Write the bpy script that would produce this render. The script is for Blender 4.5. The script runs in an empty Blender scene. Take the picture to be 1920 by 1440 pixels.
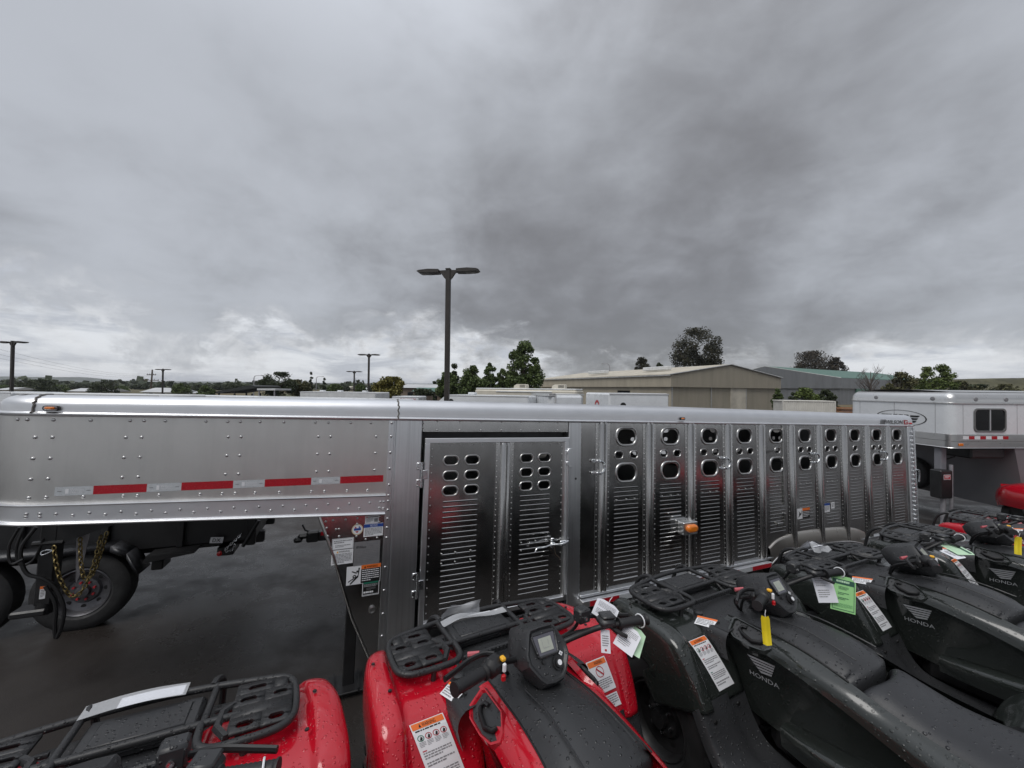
import bpy, math, random
from mathutils import Matrix, Vector, Quaternion

random.seed(7)
rad = math.radians
sc = bpy.context.scene
COL = sc.collection

# ------------------------------------------------------------------ camera
CAM_H = 2.26
cam_d = bpy.data.cameras.new("camera")
cam_d.sensor_width = 36.0
cam_d.lens = 36.0 * 721.0 / 1920.0
cam_d.clip_start = 0.05
cam_d.clip_end = 9000
cam = bpy.data.objects.new("camera", cam_d)
COL.objects.link(cam)
_p, _r = math.asin(.013), math.asin(.011)
_f = Vector((0, math.cos(_p), math.sin(_p)))
_u0 = Vector((0, -math.sin(_p), math.cos(_p)))
_rt = math.cos(_r) * Vector((1, 0, 0)) + math.sin(_r) * _u0
_up = math.cos(_r) * _u0 - math.sin(_r) * Vector((1, 0, 0))
CAM_P = Vector((0, 0, CAM_H))
cam.matrix_world = Matrix(((_rt.x, _up.x, -_f.x, 0), (_rt.y, _up.y, -_f.y, 0),
                           (_rt.z, _up.z, -_f.z, CAM_H), (0, 0, 0, 1)))
sc.camera = cam

# ------------------------------------------------------------------ world: overcast sky
SUN_EL, SUN_AZ = rad(58), rad(215)      # azimuth clockwise from +Y
w = bpy.data.worlds.new("World")
sc.world = w
w.use_nodes = True
wn, wl = w.node_tree.nodes, w.node_tree.links
for _n in list(wn):
    wn.remove(_n)
def WN(t, **kw):
    nd = wn.new(t)
    for k, v in kw.items():
        if k.startswith('i_'):
            key = k[2:]
            nd.inputs[int(key) if key.isdigit() else key].default_value = v
        else:
            setattr(nd, k, v)
    return nd
def wmath(op, a, b=None, c=None, clamp=False):
    nd = wn.new('ShaderNodeMath'); nd.operation = op; nd.use_clamp = clamp
    for i, x in enumerate((a, b, c)):
        if x is None: continue
        if isinstance(x, (int, float)): nd.inputs[i].default_value = x
        else: wl.new(x, nd.inputs[i])
    return nd.outputs[0]
def wsmooth(x, a, b):
    nd = wn.new('ShaderNodeMapRange'); nd.interpolation_type = 'SMOOTHSTEP'
    wl.new(x, nd.inputs[0]); nd.inputs[1].default_value = a; nd.inputs[2].default_value = b
    return nd.outputs[0]
def wmix(f, a, b):
    nd = wn.new('ShaderNodeMix'); nd.data_type = 'RGBA'
    if isinstance(f, (int, float)): nd.inputs[0].default_value = f
    else: wl.new(f, nd.inputs[0])
    for i, x in ((6, a), (7, b)):
        if isinstance(x, tuple): nd.inputs[i].default_value = (*x, 1)
        else: wl.new(x, nd.inputs[i])
    return nd.outputs[2]
def wlobe(d, lo, hi):
    d = Vector(d).normalized()
    nd = wn.new('ShaderNodeVectorMath'); nd.operation = 'DOT_PRODUCT'
    wl.new(wtc.outputs['Generated'], nd.inputs[0]); nd.inputs[1].default_value = d
    return wsmooth(nd.outputs['Value'], lo, hi)
wtc = WN('ShaderNodeTexCoord')
wsep = WN('ShaderNodeSeparateXYZ'); wl.new(wtc.outputs['Generated'], wsep.inputs[0])
zx, zy, ez = wsep.outputs
zc = wmath('ADD', wmath('MAXIMUM', ez, 0.0), 0.13)
wcomb = WN('ShaderNodeCombineXYZ')
wl.new(wmath('DIVIDE', zx, zc), wcomb.inputs[0]); wl.new(wmath('DIVIDE', zy, zc), wcomb.inputs[1])
def wnoise(vec, scale, detail, rough, off=(0, 0, 0), stretch=(1, 1, 1), dist=0.0):
    mp = wn.new('ShaderNodeMapping'); wl.new(vec, mp.inputs[0])
    mp.inputs['Location'].default_value = off; mp.inputs['Scale'].default_value = stretch
    nz = wn.new('ShaderNodeTexNoise'); wl.new(mp.outputs[0], nz.inputs['Vector'])
    nz.inputs['Scale'].default_value = scale; nz.inputs['Detail'].default_value = detail
    nz.inputs['Roughness'].default_value = rough; nz.inputs['Distortion'].default_value = dist
    return nz.outputs['Fac']
pv = wcomb.outputs[0]
dv = wtc.outputs['Generated']
broad = wnoise(pv, 0.42, 4, .5, (3.1, 1.7, 0))
med = wnoise(pv, 1.25, 6, .55, (0.4, 5.2, 0), dist=.25)
fine = wnoise(dv, 6.5, 8, .60, (1.2, 0.3, 2.2), (1, 1, 1.7), dist=.35)
fine2 = wnoise(dv, 16.0, 7, .62, (4.2, 1.3, .2), (1, 1, 1.5), dist=.3)
lump = wnoise(dv, 3.4, 5, .52, (2.2, 7.3, 1.4), (1, 1, 1.3), dist=.4)
# cloud deck: thick (dark) and thin (light) areas
def wcen(x, k): return wmath('MULTIPLY', wmath('SUBTRACT', x, .5), k)
deck_t = wmath('ADD', .50, wcen(broad, .50))
deck_t = wmath('ADD', deck_t, wcen(med, .60))
deck_t = wmath('ADD', deck_t, wcen(lump, 1.25))
lowband = wmath('SUBTRACT', 1.0, wsmooth(ez, .22, .55))
deck_t = wmath('ADD', deck_t, wmath('MULTIPLY', wcen(fine, 1.0), wmath('ADD', .45, wmath('MULTIPLY', lowband, .55))))
deck_t = wmath('SUBTRACT', deck_t, wmath('MULTIPLY', lowband, .20))
deck_t = wmath('ADD', deck_t, wmath('MULTIPLY', wlobe((-.85, .75, .95), .60, 1.0), .50))
deck_t = wmath('ADD', deck_t, wmath('MULTIPLY', wlobe((1.45, .72, .42), .78, 1.0), .40))
deck_t = wmath('SUBTRACT', deck_t, wmath('MULTIPLY', wlobe((.34, .95, .42), .62, 1.0), .27))
deck_t = wsmooth(deck_t, -.28, 1.10)
deck = wmix(deck_t, (.190, .190, .199), (.47, .492, .535))
# ragged lower edge of the deck and the brighter layer below it
edge = wmath('ADD', ez, wmath('ADD', wmath('MULTIPLY', wmath('SUBTRACT', fine, .5), .36), wmath('MULTIPLY', wmath('SUBTRACT', fine2, .5), .16)))
edge = wmath('ADD', edge, wmath('MULTIPLY', wmath('SUBTRACT', med, .5), .10))
edge = wmath('ADD', edge, wmath('MULTIPLY', wlobe((.42, 1, .1), .92, 1.0), .085))
edge = wmath('SUBTRACT', edge, wmath('MULTIPLY', wlobe((-.75, 1, .15), .86, 1.0), .0))
for hole, amt in (((-1.15, 1, .33), .075), ((-.64, 1, .24), .055), ((-.28, 1, .17), .04)):
    edge = wmath('SUBTRACT', edge, wmath('MULTIPLY', wlobe(hole, .985, 1.0), amt))
mask = wsmooth(edge, .045, .150)
low_n = wnoise(dv, 4.5, 7, .6, (0, 2.0, 1.0), (1, 1, 5.5), dist=.5)
low = wmix(wsmooth(low_n, .36, .60), (.46, .485, .54), (.72, .74, .775))
wisp = wmix(wsmooth(fine2, .40, .66), (.46, .475, .51), (.80, .81, .835))
cloud = wmix(mask, wmix(wsmooth(edge, .03, .10), low, wisp), deck)
sky = WN('ShaderNodeTexSky', sky_type='NISHITA', sun_disc=False)
sky.sun_elevation = SUN_EL; sky.sun_rotation = SUN_AZ
skys = wn.new('ShaderNodeVectorMath'); skys.operation = 'SCALE'; wl.new(sky.outputs[0], skys.inputs[0]); skys.inputs['Scale'].default_value = .10
# overcast luminance gradient: the deck is brighter overhead than near the horizon
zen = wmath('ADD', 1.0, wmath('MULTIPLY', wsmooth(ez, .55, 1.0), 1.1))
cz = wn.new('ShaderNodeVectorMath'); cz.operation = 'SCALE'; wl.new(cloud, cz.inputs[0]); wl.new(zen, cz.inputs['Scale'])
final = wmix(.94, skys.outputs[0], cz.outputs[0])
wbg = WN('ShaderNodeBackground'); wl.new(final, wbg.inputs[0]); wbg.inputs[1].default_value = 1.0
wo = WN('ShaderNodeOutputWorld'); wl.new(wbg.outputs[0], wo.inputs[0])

# ------------------------------------------------------------------ sun (diffused by cloud)
sd = bpy.data.lights.new("sun", 'SUN'); sd.energy = 1.5; sd.angle = rad(35); sd.color = (1, .975, .94)
so = bpy.data.objects.new("sun", sd); COL.objects.link(so)
_sv = Vector((math.sin(SUN_AZ) * math.cos(SUN_EL), math.cos(SUN_AZ) * math.cos(SUN_EL), math.sin(SUN_EL)))
so.rotation_euler = (-_sv).to_track_quat('-Z', 'Y').to_euler()

sc.view_settings.view_transform = 'Standard'; sc.view_settings.look = 'None'
sc.view_settings.exposure = 0.12; sc.view_settings.gamma = 1.0; sc.view_settings.use_curve_mapping = False
sc.cycles.max_bounces = 8; sc.cycles.glossy_bounces = 4; sc.cycles.transparent_max_bounces = 8
sc.cycles.use_denoising = True

# ------------------------------------------------------------------ lot frames
LN = Vector((.02295402, .05888206, .99800101)).normalized()      # slope of the lot
T_L = Vector((0.9146946874655277, 0.40260333568937917, -0.035272975691394995))
T_N = Vector((0.014265459475030683, 0.05505998489143953, 0.998381137006164))
T_A = Vector((-0.40389370555668097, 0.9137171072906206, -0.044619754102342944))
T_O = Vector((-1.0564346016112567, 3.0413715389585065, -0.15514292496149285))
def frame(x, y, z, o):
    return Matrix(((x.x, y.x, z.x, o.x), (x.y, y.y, z.y, o.y), (x.z, y.z, z.z, o.z), (0, 0, 0, 1)))
TRAILER = frame(T_L, T_A, T_N, T_O)       # x along the big trailer, y away from the viewer, z up
def _soft(v, a, b):
    return v if v < a else a + b * (1 - math.exp(-(v - a) / b))
def sstep(a, b, x):
    t = min(1, max(0, (x - a) / (b - a))); return t * t * (3 - 2 * t)
def gz(x, y):
    xx = _soft(x, 10, 6) if x > 0 else -_soft(-x, 8, 5)
    yy = _soft(y, 12, 8) if y > 0 else -_soft(-y, 6, 6)
    z = -(LN.x * xx + LN.y * yy) / LN.z
    a = x * T_A.x + y * T_A.y
    g = min(.42, max(.2, .277 + .0245 * x)) * (1 - sstep(2.05, 2.8, a))
    return z + g
def ray(px, py):
    return _rt * ((px - 960) / 721.) - _up * ((py - 720) / 721.) + _f
def at(px, depth, py=720):
    q = CAM_P + ray(px, py) * depth
    return q
def lot(x, y, yaw, dz=0., up=None):
    """frame standing on the lot: local y forward, x right, z up"""
    up = up or LN
    f = Vector((-math.sin(yaw), math.cos(yaw), 0)); f = (f - up * f.dot(up)).normalized()
    return frame(f.cross(up), f, up, Vector((x, y, gz(x, y) + dz)))
UPZ = Vector((0, 0, 1))

# ------------------------------------------------------------------ mesh helpers
def catmull(p, n, closed=False):
    """resample a polyline smoothly: n points per span"""
    p = [Vector(q) for q in p]; N = len(p); out = []
    rng = range(N if closed else N - 1)
    for i in rng:
        a = p[(i - 1) % N] if (closed or i > 0) else p[0] * 2 - p[1]
        b, c = p[i], p[(i + 1) % N]
        d = p[(i + 2) % N] if (closed or i + 2 < N) else p[-1] * 2 - p[-2]
        for k in range(n):
            t = k / n; t2, t3 = t * t, t * t * t
            out.append(.5 * ((2 * b) + (c - a) * t + (2 * a - 5 * b + 4 * c - d) * t2 + (3 * b - a - 3 * c + d) * t3))
    if not closed: out.append(p[-1].copy())
    return out

class MB:
    def __init__(self):
        self.v, self.f, self.m = [], [], []
    def add(self, vs, fs, m=0, M=None):
        o = len(self.v)
        if M is not None: vs = [M @ Vector(q) for q in vs]
        self.v += [tuple(q) for q in vs]
        self.f += [tuple(i + o for i in f) for f in fs]
        self.m += [m] * len(fs)
        return self
    def box(self, c, s, m=0, M=None, bev=0.0, rot=None):
        x, y, z = (d / 2 for d in s)
        b = min(bev, x * .9, y * .9, z * .9)
        R = (rot.to_matrix() if rot is not None else None)
        C = Vector(c)
        def tr(vs):
            vs = [Vector(q) for q in vs]
            if R is not None: vs = [R @ q for q in vs]
            return [q + C for q in vs]
        if b <= 0:
            vs = [(i, j, k) for k in (-z, z) for j in (-y, y) for i in (-x, x)]
            fs = [(0, 2, 3, 1), (4, 5, 7, 6), (0, 1, 5, 4), (2, 6, 7, 3), (0, 4, 6, 2), (1, 3, 7, 5)]
            return self.add(tr(vs), fs, m, M)
        vs, idx = [], {}
        for sx in (-1, 1):
            for sy in (-1, 1):
                for sz in (-1, 1):
                    for ax in range(3):
                        q = [sx * (x - b), sy * (y - b), sz * (z - b)]
                        q[ax] = (sx * x, sy * y, sz * z)[ax]
                        idx[(sx, sy, sz, ax)] = len(vs); vs.append(q)
        fs = []
        g = lambda a, b_, c_, ax: idx[(a, b_, c_, ax)]
        for sg in (-1, 1):
            fs.append((g(sg, -1, -1, 0), g(sg, 1, -1, 0), g(sg, 1, 1, 0), g(sg, -1, 1, 0))[::sg])
            fs.append((g(-1, sg, -1, 1), g(-1, sg, 1, 1), g(1, sg, 1, 1), g(1, sg, -1, 1))[::sg])
            fs.append((g(-1, -1, sg, 2), g(1, -1, sg, 2), g(1, 1, sg, 2), g(-1, 1, sg, 2))[::sg])
        for s1 in (-1, 1):
            for s2 in (-1, 1):
                k = s1 * s2
                fs.append((g(s1, s2, -1, 0), g(s1, s2, -1, 1), g(s1, s2, 1, 1), g(s1, s2, 1, 0))[::k])
                fs.append((g(s1, -1, s2, 2), g(s1, -1, s2, 0), g(s1, 1, s2, 0), g(s1, 1, s2, 2))[::k])
                fs.append((g(-1, s1, s2, 1), g(-1, s1, s2, 2), g(1, s1, s2, 2), g(1, s1, s2, 1))[::k])
        for sx in (-1, 1):
            for sy in (-1, 1):
                for sz in (-1, 1):
                    t = (g(sx, sy, sz, 0), g(sx, sy, sz, 1), g(sx, sy, sz, 2))
                    fs.append(t[::sx * sy * sz])
        return self.add(tr(vs), fs, m, M)
    def tube(self, path, r, seg=8, closed=False, m=0, M=None, caps=True, flat=1.0):
        p = [Vector(q) for q in path]; N = len(p)
        rs = r if isinstance(r, (list, tuple)) else [r] * N
        vs, fs = [], []
        prev = None
        for i in range(N):
            a = p[(i - 1) % N] if (closed or i > 0) else p[i]
            b = p[(i + 1) % N] if (closed or i < N - 1) else p[i]
            t = (b - a)
            t = t.normalized() if t.length > 1e-9 else Vector((0, 0, 1))
            if prev is None:
                h = Vector((0, 0, 1)) if abs(t.z) < .9 else Vector((1, 0, 0))
                u = t.cross(h).normalized()
            else:
                u = (prev - t * prev.dot(t))
                u = u.normalized() if u.length > 1e-6 else t.cross(Vector((.3, .5, .8))).normalized()
            prev = u
            v = t.cross(u)
            for k in range(seg):
                an = 2 * math.pi * k / seg
                vs.append(p[i] + u * math.cos(an) * rs[i] + v * math.sin(an) * rs[i] * flat)
        M2 = N if closed else N - 1
        for i in range(M2):
            j = (i + 1) % N
            for k in range(seg):
                l = (k + 1) % seg
                fs.append((i * seg + k, j * seg + k, j * seg + l, i * seg + l))
        if caps and not closed:
            fs.append(tuple(range(seg))); fs.append(tuple((N - 1) * seg + k for k in reversed(range(seg))))
        return self.add(vs, fs, m, M)
    def lathe(self, prof, seg=24, axis='x', c=(0, 0, 0), m=0, M=None, closed=False):
        """prof: (radius, offset along axis)"""
        vs, fs = [], []
        C = Vector(c)
        for (r, t) in prof:
            for k in range(seg):
                a = 2 * math.pi * k / seg
                ca, sa = r * math.cos(a), r * math.sin(a)
                q = {'x': (t, ca, sa), 'y': (ca, t, -sa), 'z': (ca, sa, t)}[axis]
                vs.append(C + Vector(q))
        n = len(prof)
        for i in range(n if closed else n - 1):
            j = (i + 1) % n
            for k in range(seg):
                l = (k + 1) % seg
                fs.append((i * seg + k, i * seg + l, j * seg + l, j * seg + k))
        if not closed:
            if prof[0][0] > 1e-6: fs.append(tuple(reversed(range(seg))))
            if prof[-1][0] > 1e-6: fs.append(tuple((n - 1) * seg + k for k in range(seg)))
        return self.add(vs, fs, m, M)
    def prism(self, poly, a, b, axis='y', m=0, M=None):
        """2D polygon extruded along an axis. axis y: poly=(x,z); axis z: (x,y); axis x: (y,z)"""
        def mk(q, t):
            return {'y': (q[0], t, q[1]), 'z': (q[0], q[1], t), 'x': (t, q[0], q[1])}[axis]
        n = len(poly)
        vs = [mk(q, a) for q in poly] + [mk(q, b) for q in poly]
        fs = [tuple(range(n)), tuple(reversed(range(n, 2 * n)))]
        for i in range(n):
            j = (i + 1) % n
            fs.append((i, n + i, n + j, j))
        return self.add(vs, fs, m, M)
    def grid(self, rows, m=0, M=None, closed_u=False):
        nv = len(rows[0]); vs = [q for r in rows for q in r]; fs = []
        for i in range(len(rows) - 1):
            for j in range(nv if closed_u else nv - 1):
                k = (j + 1) % nv
                fs.append((i * nv + j, i * nv + k, (i + 1) * nv + k, (i + 1) * nv + j))
        return self.add(vs, fs, m, M)
    def patch(self, ctrl, nu=4, nv=4, m=0, M=None):
        rows = [catmull(r, nu) for r in ctrl]
        cols = list(zip(*rows))
        cols = [catmull(c, nv) for c in cols]
        return self.grid(list(zip(*cols)), m, M)
    def plate(self, x0, x1, z0, z1, holes, y=0.0, t=.003, m=0, M=None, seg=20):
        """flat plate in the xz plane (front at y) with oval holes; holes: (cx, cz, w, h) one per cell of a
        list of cells (x0,x1,z0,z1,hole or None)"""
        for (a, b, c, d, h) in holes:
            if h is None:
                self.add([(a, y, c), (b, y, c), (b, y, d), (a, y, d)], [(0, 1, 2, 3)], m, M); continue
            inner = stadium(*h, seg=seg)
            cx, cz = h[0], h[1]
            outer = []
            for (px, pz) in inner:
                dx, dz = px - cx, pz - cz
                k = 1e9
                if dx > 1e-9: k = min(k, (b - cx) / dx)
                if dx < -1e-9: k = min(k, (a - cx) / dx)
                if dz > 1e-9: k = min(k, (d - cz) / dz)
                if dz < -1e-9: k = min(k, (c - cz) / dz)
                outer.append([cx + dx * k, cz + dz * k])
            for (qx, qz) in ((a, c), (b, c), (b, d), (a, d)):       # snap nearest to the corners
                i = min(range(len(outer)), key=lambda i: (outer[i][0] - qx) ** 2 + (outer[i][1] - qz) ** 2)
                outer[i] = [qx, qz]
            n = len(inner)
            vs = [(p[0], y, p[1]) for p in outer] + [(p[0], y, p[1]) for p in inner] + [(p[0], y + t, p[1]) for p in inner]
            fs = []
            for i in range(n):
                j = (i + 1) % n
                fs.append((i, j, n + j, n + i)); fs.append((n + i, n + j, 2 * n + j, 2 * n + i))
            self.add(vs, fs, m, M)
        return self
    def build(self, name, mats, parent=None, smooth=30, M=None):
        me = bpy.data.meshes.new(name)
        me.from_pydata(self.v, [], self.f)
        if not isinstance(mats, (list, tuple)): mats = [mats]
        for q in mats: me.materials.append(q)
        if len(mats) > 1: me.polygons.foreach_set('material_index', self.m)
        if smooth:
            me.shade_smooth()
            if smooth < 180: me.set_sharp_from_angle(angle=rad(smooth))
        me.update()
        o = bpy.data.objects.new(name, me); COL.objects.link(o)
        if parent is not None: o.parent = parent
        if M is not None: o.matrix_basis = M
        return o

def stadium(cx, cz, w, h, seg=20, k=None):
    """rounded oblong outline; corner radius = k*min(w,h)/2"""
    r = min(w, h) / 2 * (1.0 if k is None else k)
    q = seg // 4; out = []
    for (sx, sz, a0) in ((1, 1, 0), (-1, 1, 90), (-1, -1, 180), (1, -1, 270)):
        ox, oz = cx + sx * (w / 2 - r), cz + sz * (h / 2 - r)
        for i in range(q + 1):
            a = rad(a0 + 90 * i / q)
            out.append((ox + r * math.cos(a), oz + r * math.sin(a)))
    return out

def tag(o, label=None, cat=None, group=None, kind=None):
    if label: o['label'] = label
    if cat: o['category'] = cat
    if group: o['group'] = group
    if kind: o['kind'] = kind
    return o
def thing(name, label, cat, M, group=None):
    o = bpy.data.objects.new(name, None); COL.objects.link(o); o.empty_display_size = .2
    o.matrix_world = M
    return tag(o, label, cat, group)
def link_copy(src, parent, name=None):
    c = src.copy(); COL.objects.link(c); c.parent = parent
    c.matrix_basis = src.matrix_basis.copy()
    return c

# ------------------------------------------------------------------ text as mesh data
_tx = {}
def text_geo(s, shear=0.0):
    key = (s, shear)
    if key not in _tx:
        cu = bpy.data.curves.new('lettering', 'FONT'); cu.body = s; cu.shear = shear; cu.resolution_u = 2
        o = bpy.data.objects.new('lettering', cu)
        me = o.to_mesh()
        vs = [v.co.copy() for v in me.vertices]; fs = [tuple(p.vertices) for p in me.polygons]
        o.to_mesh_clear(); bpy.data.objects.remove(o); bpy.data.curves.remove(cu)
        x0, x1 = min(v.x for v in vs), max(v.x for v in vs); y0, y1 = min(v.y for v in vs), max(v.y for v in vs)
        _tx[key] = ([((v.x - x0) / (x1 - x0), (v.y - y0) / (y1 - y0)) for v in vs], fs, (x1 - x0) / (y1 - y0))
    return _tx[key]

class Decal:
    """flat print on a quad TL, TR, BL (+BR): u to the right, v down"""
    def __init__(self, TL, TR, BL, BR=None, off=.0012, nrm=None):
        self.c = [Vector(q) for q in (TL, TR, BL)]
        self.c.append(Vector(BR) if BR is not None else self.c[1] + self.c[2] - self.c[0])
        n_ = (self.c[1] - self.c[0]).cross(self.c[0] - self.c[2]).normalized()
        self.n = n_ if nrm is None else Vector(nrm)
        self.off = off; self.mb = MB()
    def p(self, u, v, l):
        a, b, c, d = self.c
        return (a * (1 - u) + b * u) * (1 - v) + (c * (1 - u) + d * u) * v + self.n * (self.off * l)
    def rect(self, u0, v0, u1, v1, m, l=1):
        self.mb.add([self.p(u0, v1, l), self.p(u1, v1, l), self.p(u1, v0, l), self.p(u0, v0, l)], [(0, 1, 2, 3)], m); return self
    def poly(self, pts, m, l=2):
        self.mb.add([self.p(u, v, l) for u, v in pts], [tuple(range(len(pts)))], m); return self
    def disc(self, u, v, ru, rv, m, l=2, r_in=0.0, seg=20):
        a = [(u + ru * math.cos(2 * math.pi * i / seg), v + rv * math.sin(2 * math.pi * i / seg)) for i in range(seg)]
        if r_in <= 0: return self.poly(a[::-1], m, l)
        b = [(u + ru * r_in * math.cos(2 * math.pi * i / seg), v + rv * r_in * math.sin(2 * math.pi * i / seg)) for i in range(seg)]
        for i in range(seg):
            j = (i + 1) % seg
            self.poly([a[i], b[i], b[j], a[j]], m, l)
        return self
    def text(self, s, u0, v0, u1, v1, m, l=2, shear=0.0):
        vs, fs, ar = text_geo(s, shear)
        self.mb.add([self.p(u0 + x * (u1 - u0), v1 + y * (v0 - v1), l) for x, y in vs], fs, m); return self
    def lines(self, u0, v0, u1, v1, n, m, l=2, seed=1, fill=.5):
        rr = random.Random(seed); h = (v1 - v0) / n
        for i in range(n):
            u = u0; end = u1 if i < n - 1 else u0 + (u1 - u0) * rr.uniform(.45, .9)
            while u < end - .01:
                wd = min((u1 - u0) * rr.uniform(.05, .16), end - u)
                self.rect(u, v0 + h * i, u + wd, v0 + h * (i + fill), m, l)
                u += wd + (u1 - u0) * .022
        return self
    def build(self, name, mats, parent):
        return self.mb.build(name, mats, parent, smooth=0)
# ------------------------------------------------------------------ materials
def newmat(name):
    m = bpy.data.materials.new(name); m.use_nodes = True
    nt = m.node_tree
    b = nt.nodes['Principled BSDF']
    return m, nt, b
def nnode(nt, t, **kw):
    nd = nt.nodes.new(t)
    for k, v in kw.items():
        if k.startswith('i_'):
            nd.inputs[k[2:].replace('_', ' ')].default_value = v
        else: setattr(nd, k, v)
    return nd
def coords(nt, kind='Object', scale=(1, 1, 1), loc=(0, 0, 0)):
    tc = nt.nodes.new('ShaderNodeTexCoord'); mp = nt.nodes.new('ShaderNodeMapping')
    nt.links.new(tc.outputs[kind], mp.inputs[0]); mp.inputs['Scale'].default_value = scale; mp.inputs['Location'].default_value = loc
    return mp.outputs[0]
def noise(nt, vec, scale, detail=4, rough=.55, dist=0.):
    nz = nnode(nt, 'ShaderNodeTexNoise'); nt.links.new(vec, nz.inputs['Vector'])
    nz.inputs['Scale'].default_value = scale; nz.inputs['Detail'].default_value = detail
    nz.inputs['Roughness'].default_value = rough; nz.inputs['Distortion'].default_value = dist
    return nz.outputs['Fac']
def mrange(nt, x, a, b, c, d, smooth=False):
    nd = nnode(nt, 'ShaderNodeMapRange'); nt.links.new(x, nd.inputs[0])
    if smooth: nd.interpolation_type = 'SMOOTHSTEP'
    for i, q in enumerate((a, b, c, d)): nd.inputs[i + 1].default_value = q
    return nd.outputs[0]
def mmath(nt, op, a, b):
    nd = nnode(nt, 'ShaderNodeMath', operation=op)
    for i, x in enumerate((a, b)):
        if isinstance(x, (int, float)): nd.inputs[i].default_value = x
        else: nt.links.new(x, nd.inputs[i])
    return nd.outputs[0]
def cmix(nt, f, a, b):
    nd = nnode(nt, 'ShaderNodeMix', data_type='RGBA')
    if isinstance(f, (int, float)): nd.inputs[0].default_value = f
    else: nt.links.new(f, nd.inputs[0])
    for i, x in ((6, a), (7, b)):
        if isinstance(x, tuple): nd.inputs[i].default_value = (*x, 1)
        else: nt.links.new(x, nd.inputs[i])
    return nd.outputs[2]
def bump(nt, b, h, strength, dist, prev=None):
    nd = nnode(nt, 'ShaderNodeBump'); nt.links.new(h, nd.inputs['Height'])
    nd.inputs['Strength'].default_value = strength; nd.inputs['Distance'].default_value = dist
    if prev is not None: nt.links.new(prev, nd.inputs['Normal'])
    nt.links.new(nd.outputs[0], b.inputs['Normal'])
    return nd.outputs[0]
def droplets(nt, scale, r, keep, vec=None):
    """height map of separate water beads"""
    vec = vec or coords(nt)
    vo = nnode(nt, 'ShaderNodeTexVoronoi'); nt.links.new(vec, vo.inputs['Vector']); vo.inputs['Scale'].default_value = scale
    sep = nnode(nt, 'ShaderNodeSeparateColor'); nt.links.new(vo.outputs['Color'], sep.inputs[0])
    rad_ = mmath(nt, 'MULTIPLY', mrange(nt, sep.outputs[0], 0, 1, .45, 1.0), r)
    d = mmath(nt, 'DIVIDE', vo.outputs['Distance'], rad_)
    dome = mrange(nt, d, 0.35, 1.0, 1.0, 0.0, True)
    on = mmath(nt, 'LESS_THAN', sep.outputs[1], keep)
    return mmath(nt, 'MULTIPLY', dome, on)

def plain(name, col, rough=.5, metal=0., var=.12, vscale=6., bmp=0., bscale=200., coat=0., spec=.5, drops=None, island=0.0):
    m, nt, b = newmat(name)
    v = coords(nt)
    base = col
    if var > 0:
        nz = noise(nt, v, vscale, 5)
        lo = tuple(c * (1 - var) for c in col); hi = tuple(min(1, c * (1 + var)) for c in col)
        base = cmix(nt, mrange(nt, nz, .3, .7, 0, 1), lo, hi)
    if island > 0:
        g = nnode(nt, 'ShaderNodeNewGeometry')
        hsv = nnode(nt, 'ShaderNodeHueSaturation')
        nt.links.new(mrange(nt, g.outputs['Random Per Island'], 0, 1, 1 - island, 1 + island), hsv.inputs['Value'])
        if isinstance(base, tuple): hsv.inputs['Color'].default_value = (*base, 1)
        else: nt.links.new(base, hsv.inputs['Color'])
        base = hsv.outputs[0]
    if isinstance(base, tuple): b.inputs['Base Color'].default_value = (*base, 1)
    else: nt.links.new(base, b.inputs['Base Color'])
    b.inputs['Roughness'].default_value = rough; b.inputs['Metallic'].default_value = metal
    b.inputs['Specular IOR Level'].default_value = spec
    b.inputs['Coat Weight'].default_value = coat
    if var > 0 and rough > .02:
        nt.links.new(mrange(nt, noise(nt, v, vscale * 2.3, 4), .3, .7, rough * .85, min(1, rough * 1.15)), b.inputs['Roughness'])
    pr = None
    if bmp > 0: pr = bump(nt, b, noise(nt, v, bscale, 3), bmp, .002)
    if drops:
        h = droplets(nt, *drops)
        pr = bump(nt, b, h, .75, .0035, pr)
        if rough > .1:
            r0 = b.inputs['Roughness'].links[0].from_socket if b.inputs['Roughness'].links else None
            mx = nnode(nt, 'ShaderNodeMix'); nt.links.new(h, mx.inputs[0])
            if r0: nt.links.new(r0, mx.inputs[2])
            else: mx.inputs[2].default_value = rough
            mx.inputs[3].default_value = .06
            nt.links.new(mx.outputs[0], b.inputs['Roughness'])
    return m

def aluminium(name, col=.62, rough=.27, streak=(1, 1, .12), wav=.25, dirt=.0, tint=(1, .995, .98)):
    m, nt, b = newmat(name)
    v = coords(nt); vs = coords(nt, scale=streak)
    n1 = noise(nt, vs, 30, 4, .55); n2 = noise(nt, v, .9, 1, .4); n3 = noise(nt, v, 5, 5, .6)
    c0 = tuple(col * t for t in tint)
    base = cmix(nt, mrange(nt, n3, .3, .75, 0, 1), tuple(c * .93 for c in c0), c0)
    if dirt > 0:
        base = cmix(nt, mrange(nt, noise(nt, vs, 9, 6, .65), .45, .8, 0, dirt), base, tuple(c * .62 for c in c0))
    nt.links.new(base, b.inputs['Base Color'])
    b.inputs['Metallic'].default_value = 1.0
    r = mmath(nt, 'ADD', mrange(nt, n1, .3, .7, rough * .9, rough * 1.1), mrange(nt, n3, .3, .7, -.02, .03))
    nt.links.new(r, b.inputs['Roughness'])
    if wav > 0: bump(nt, b, n2, wav, .03)
    return m

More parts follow.
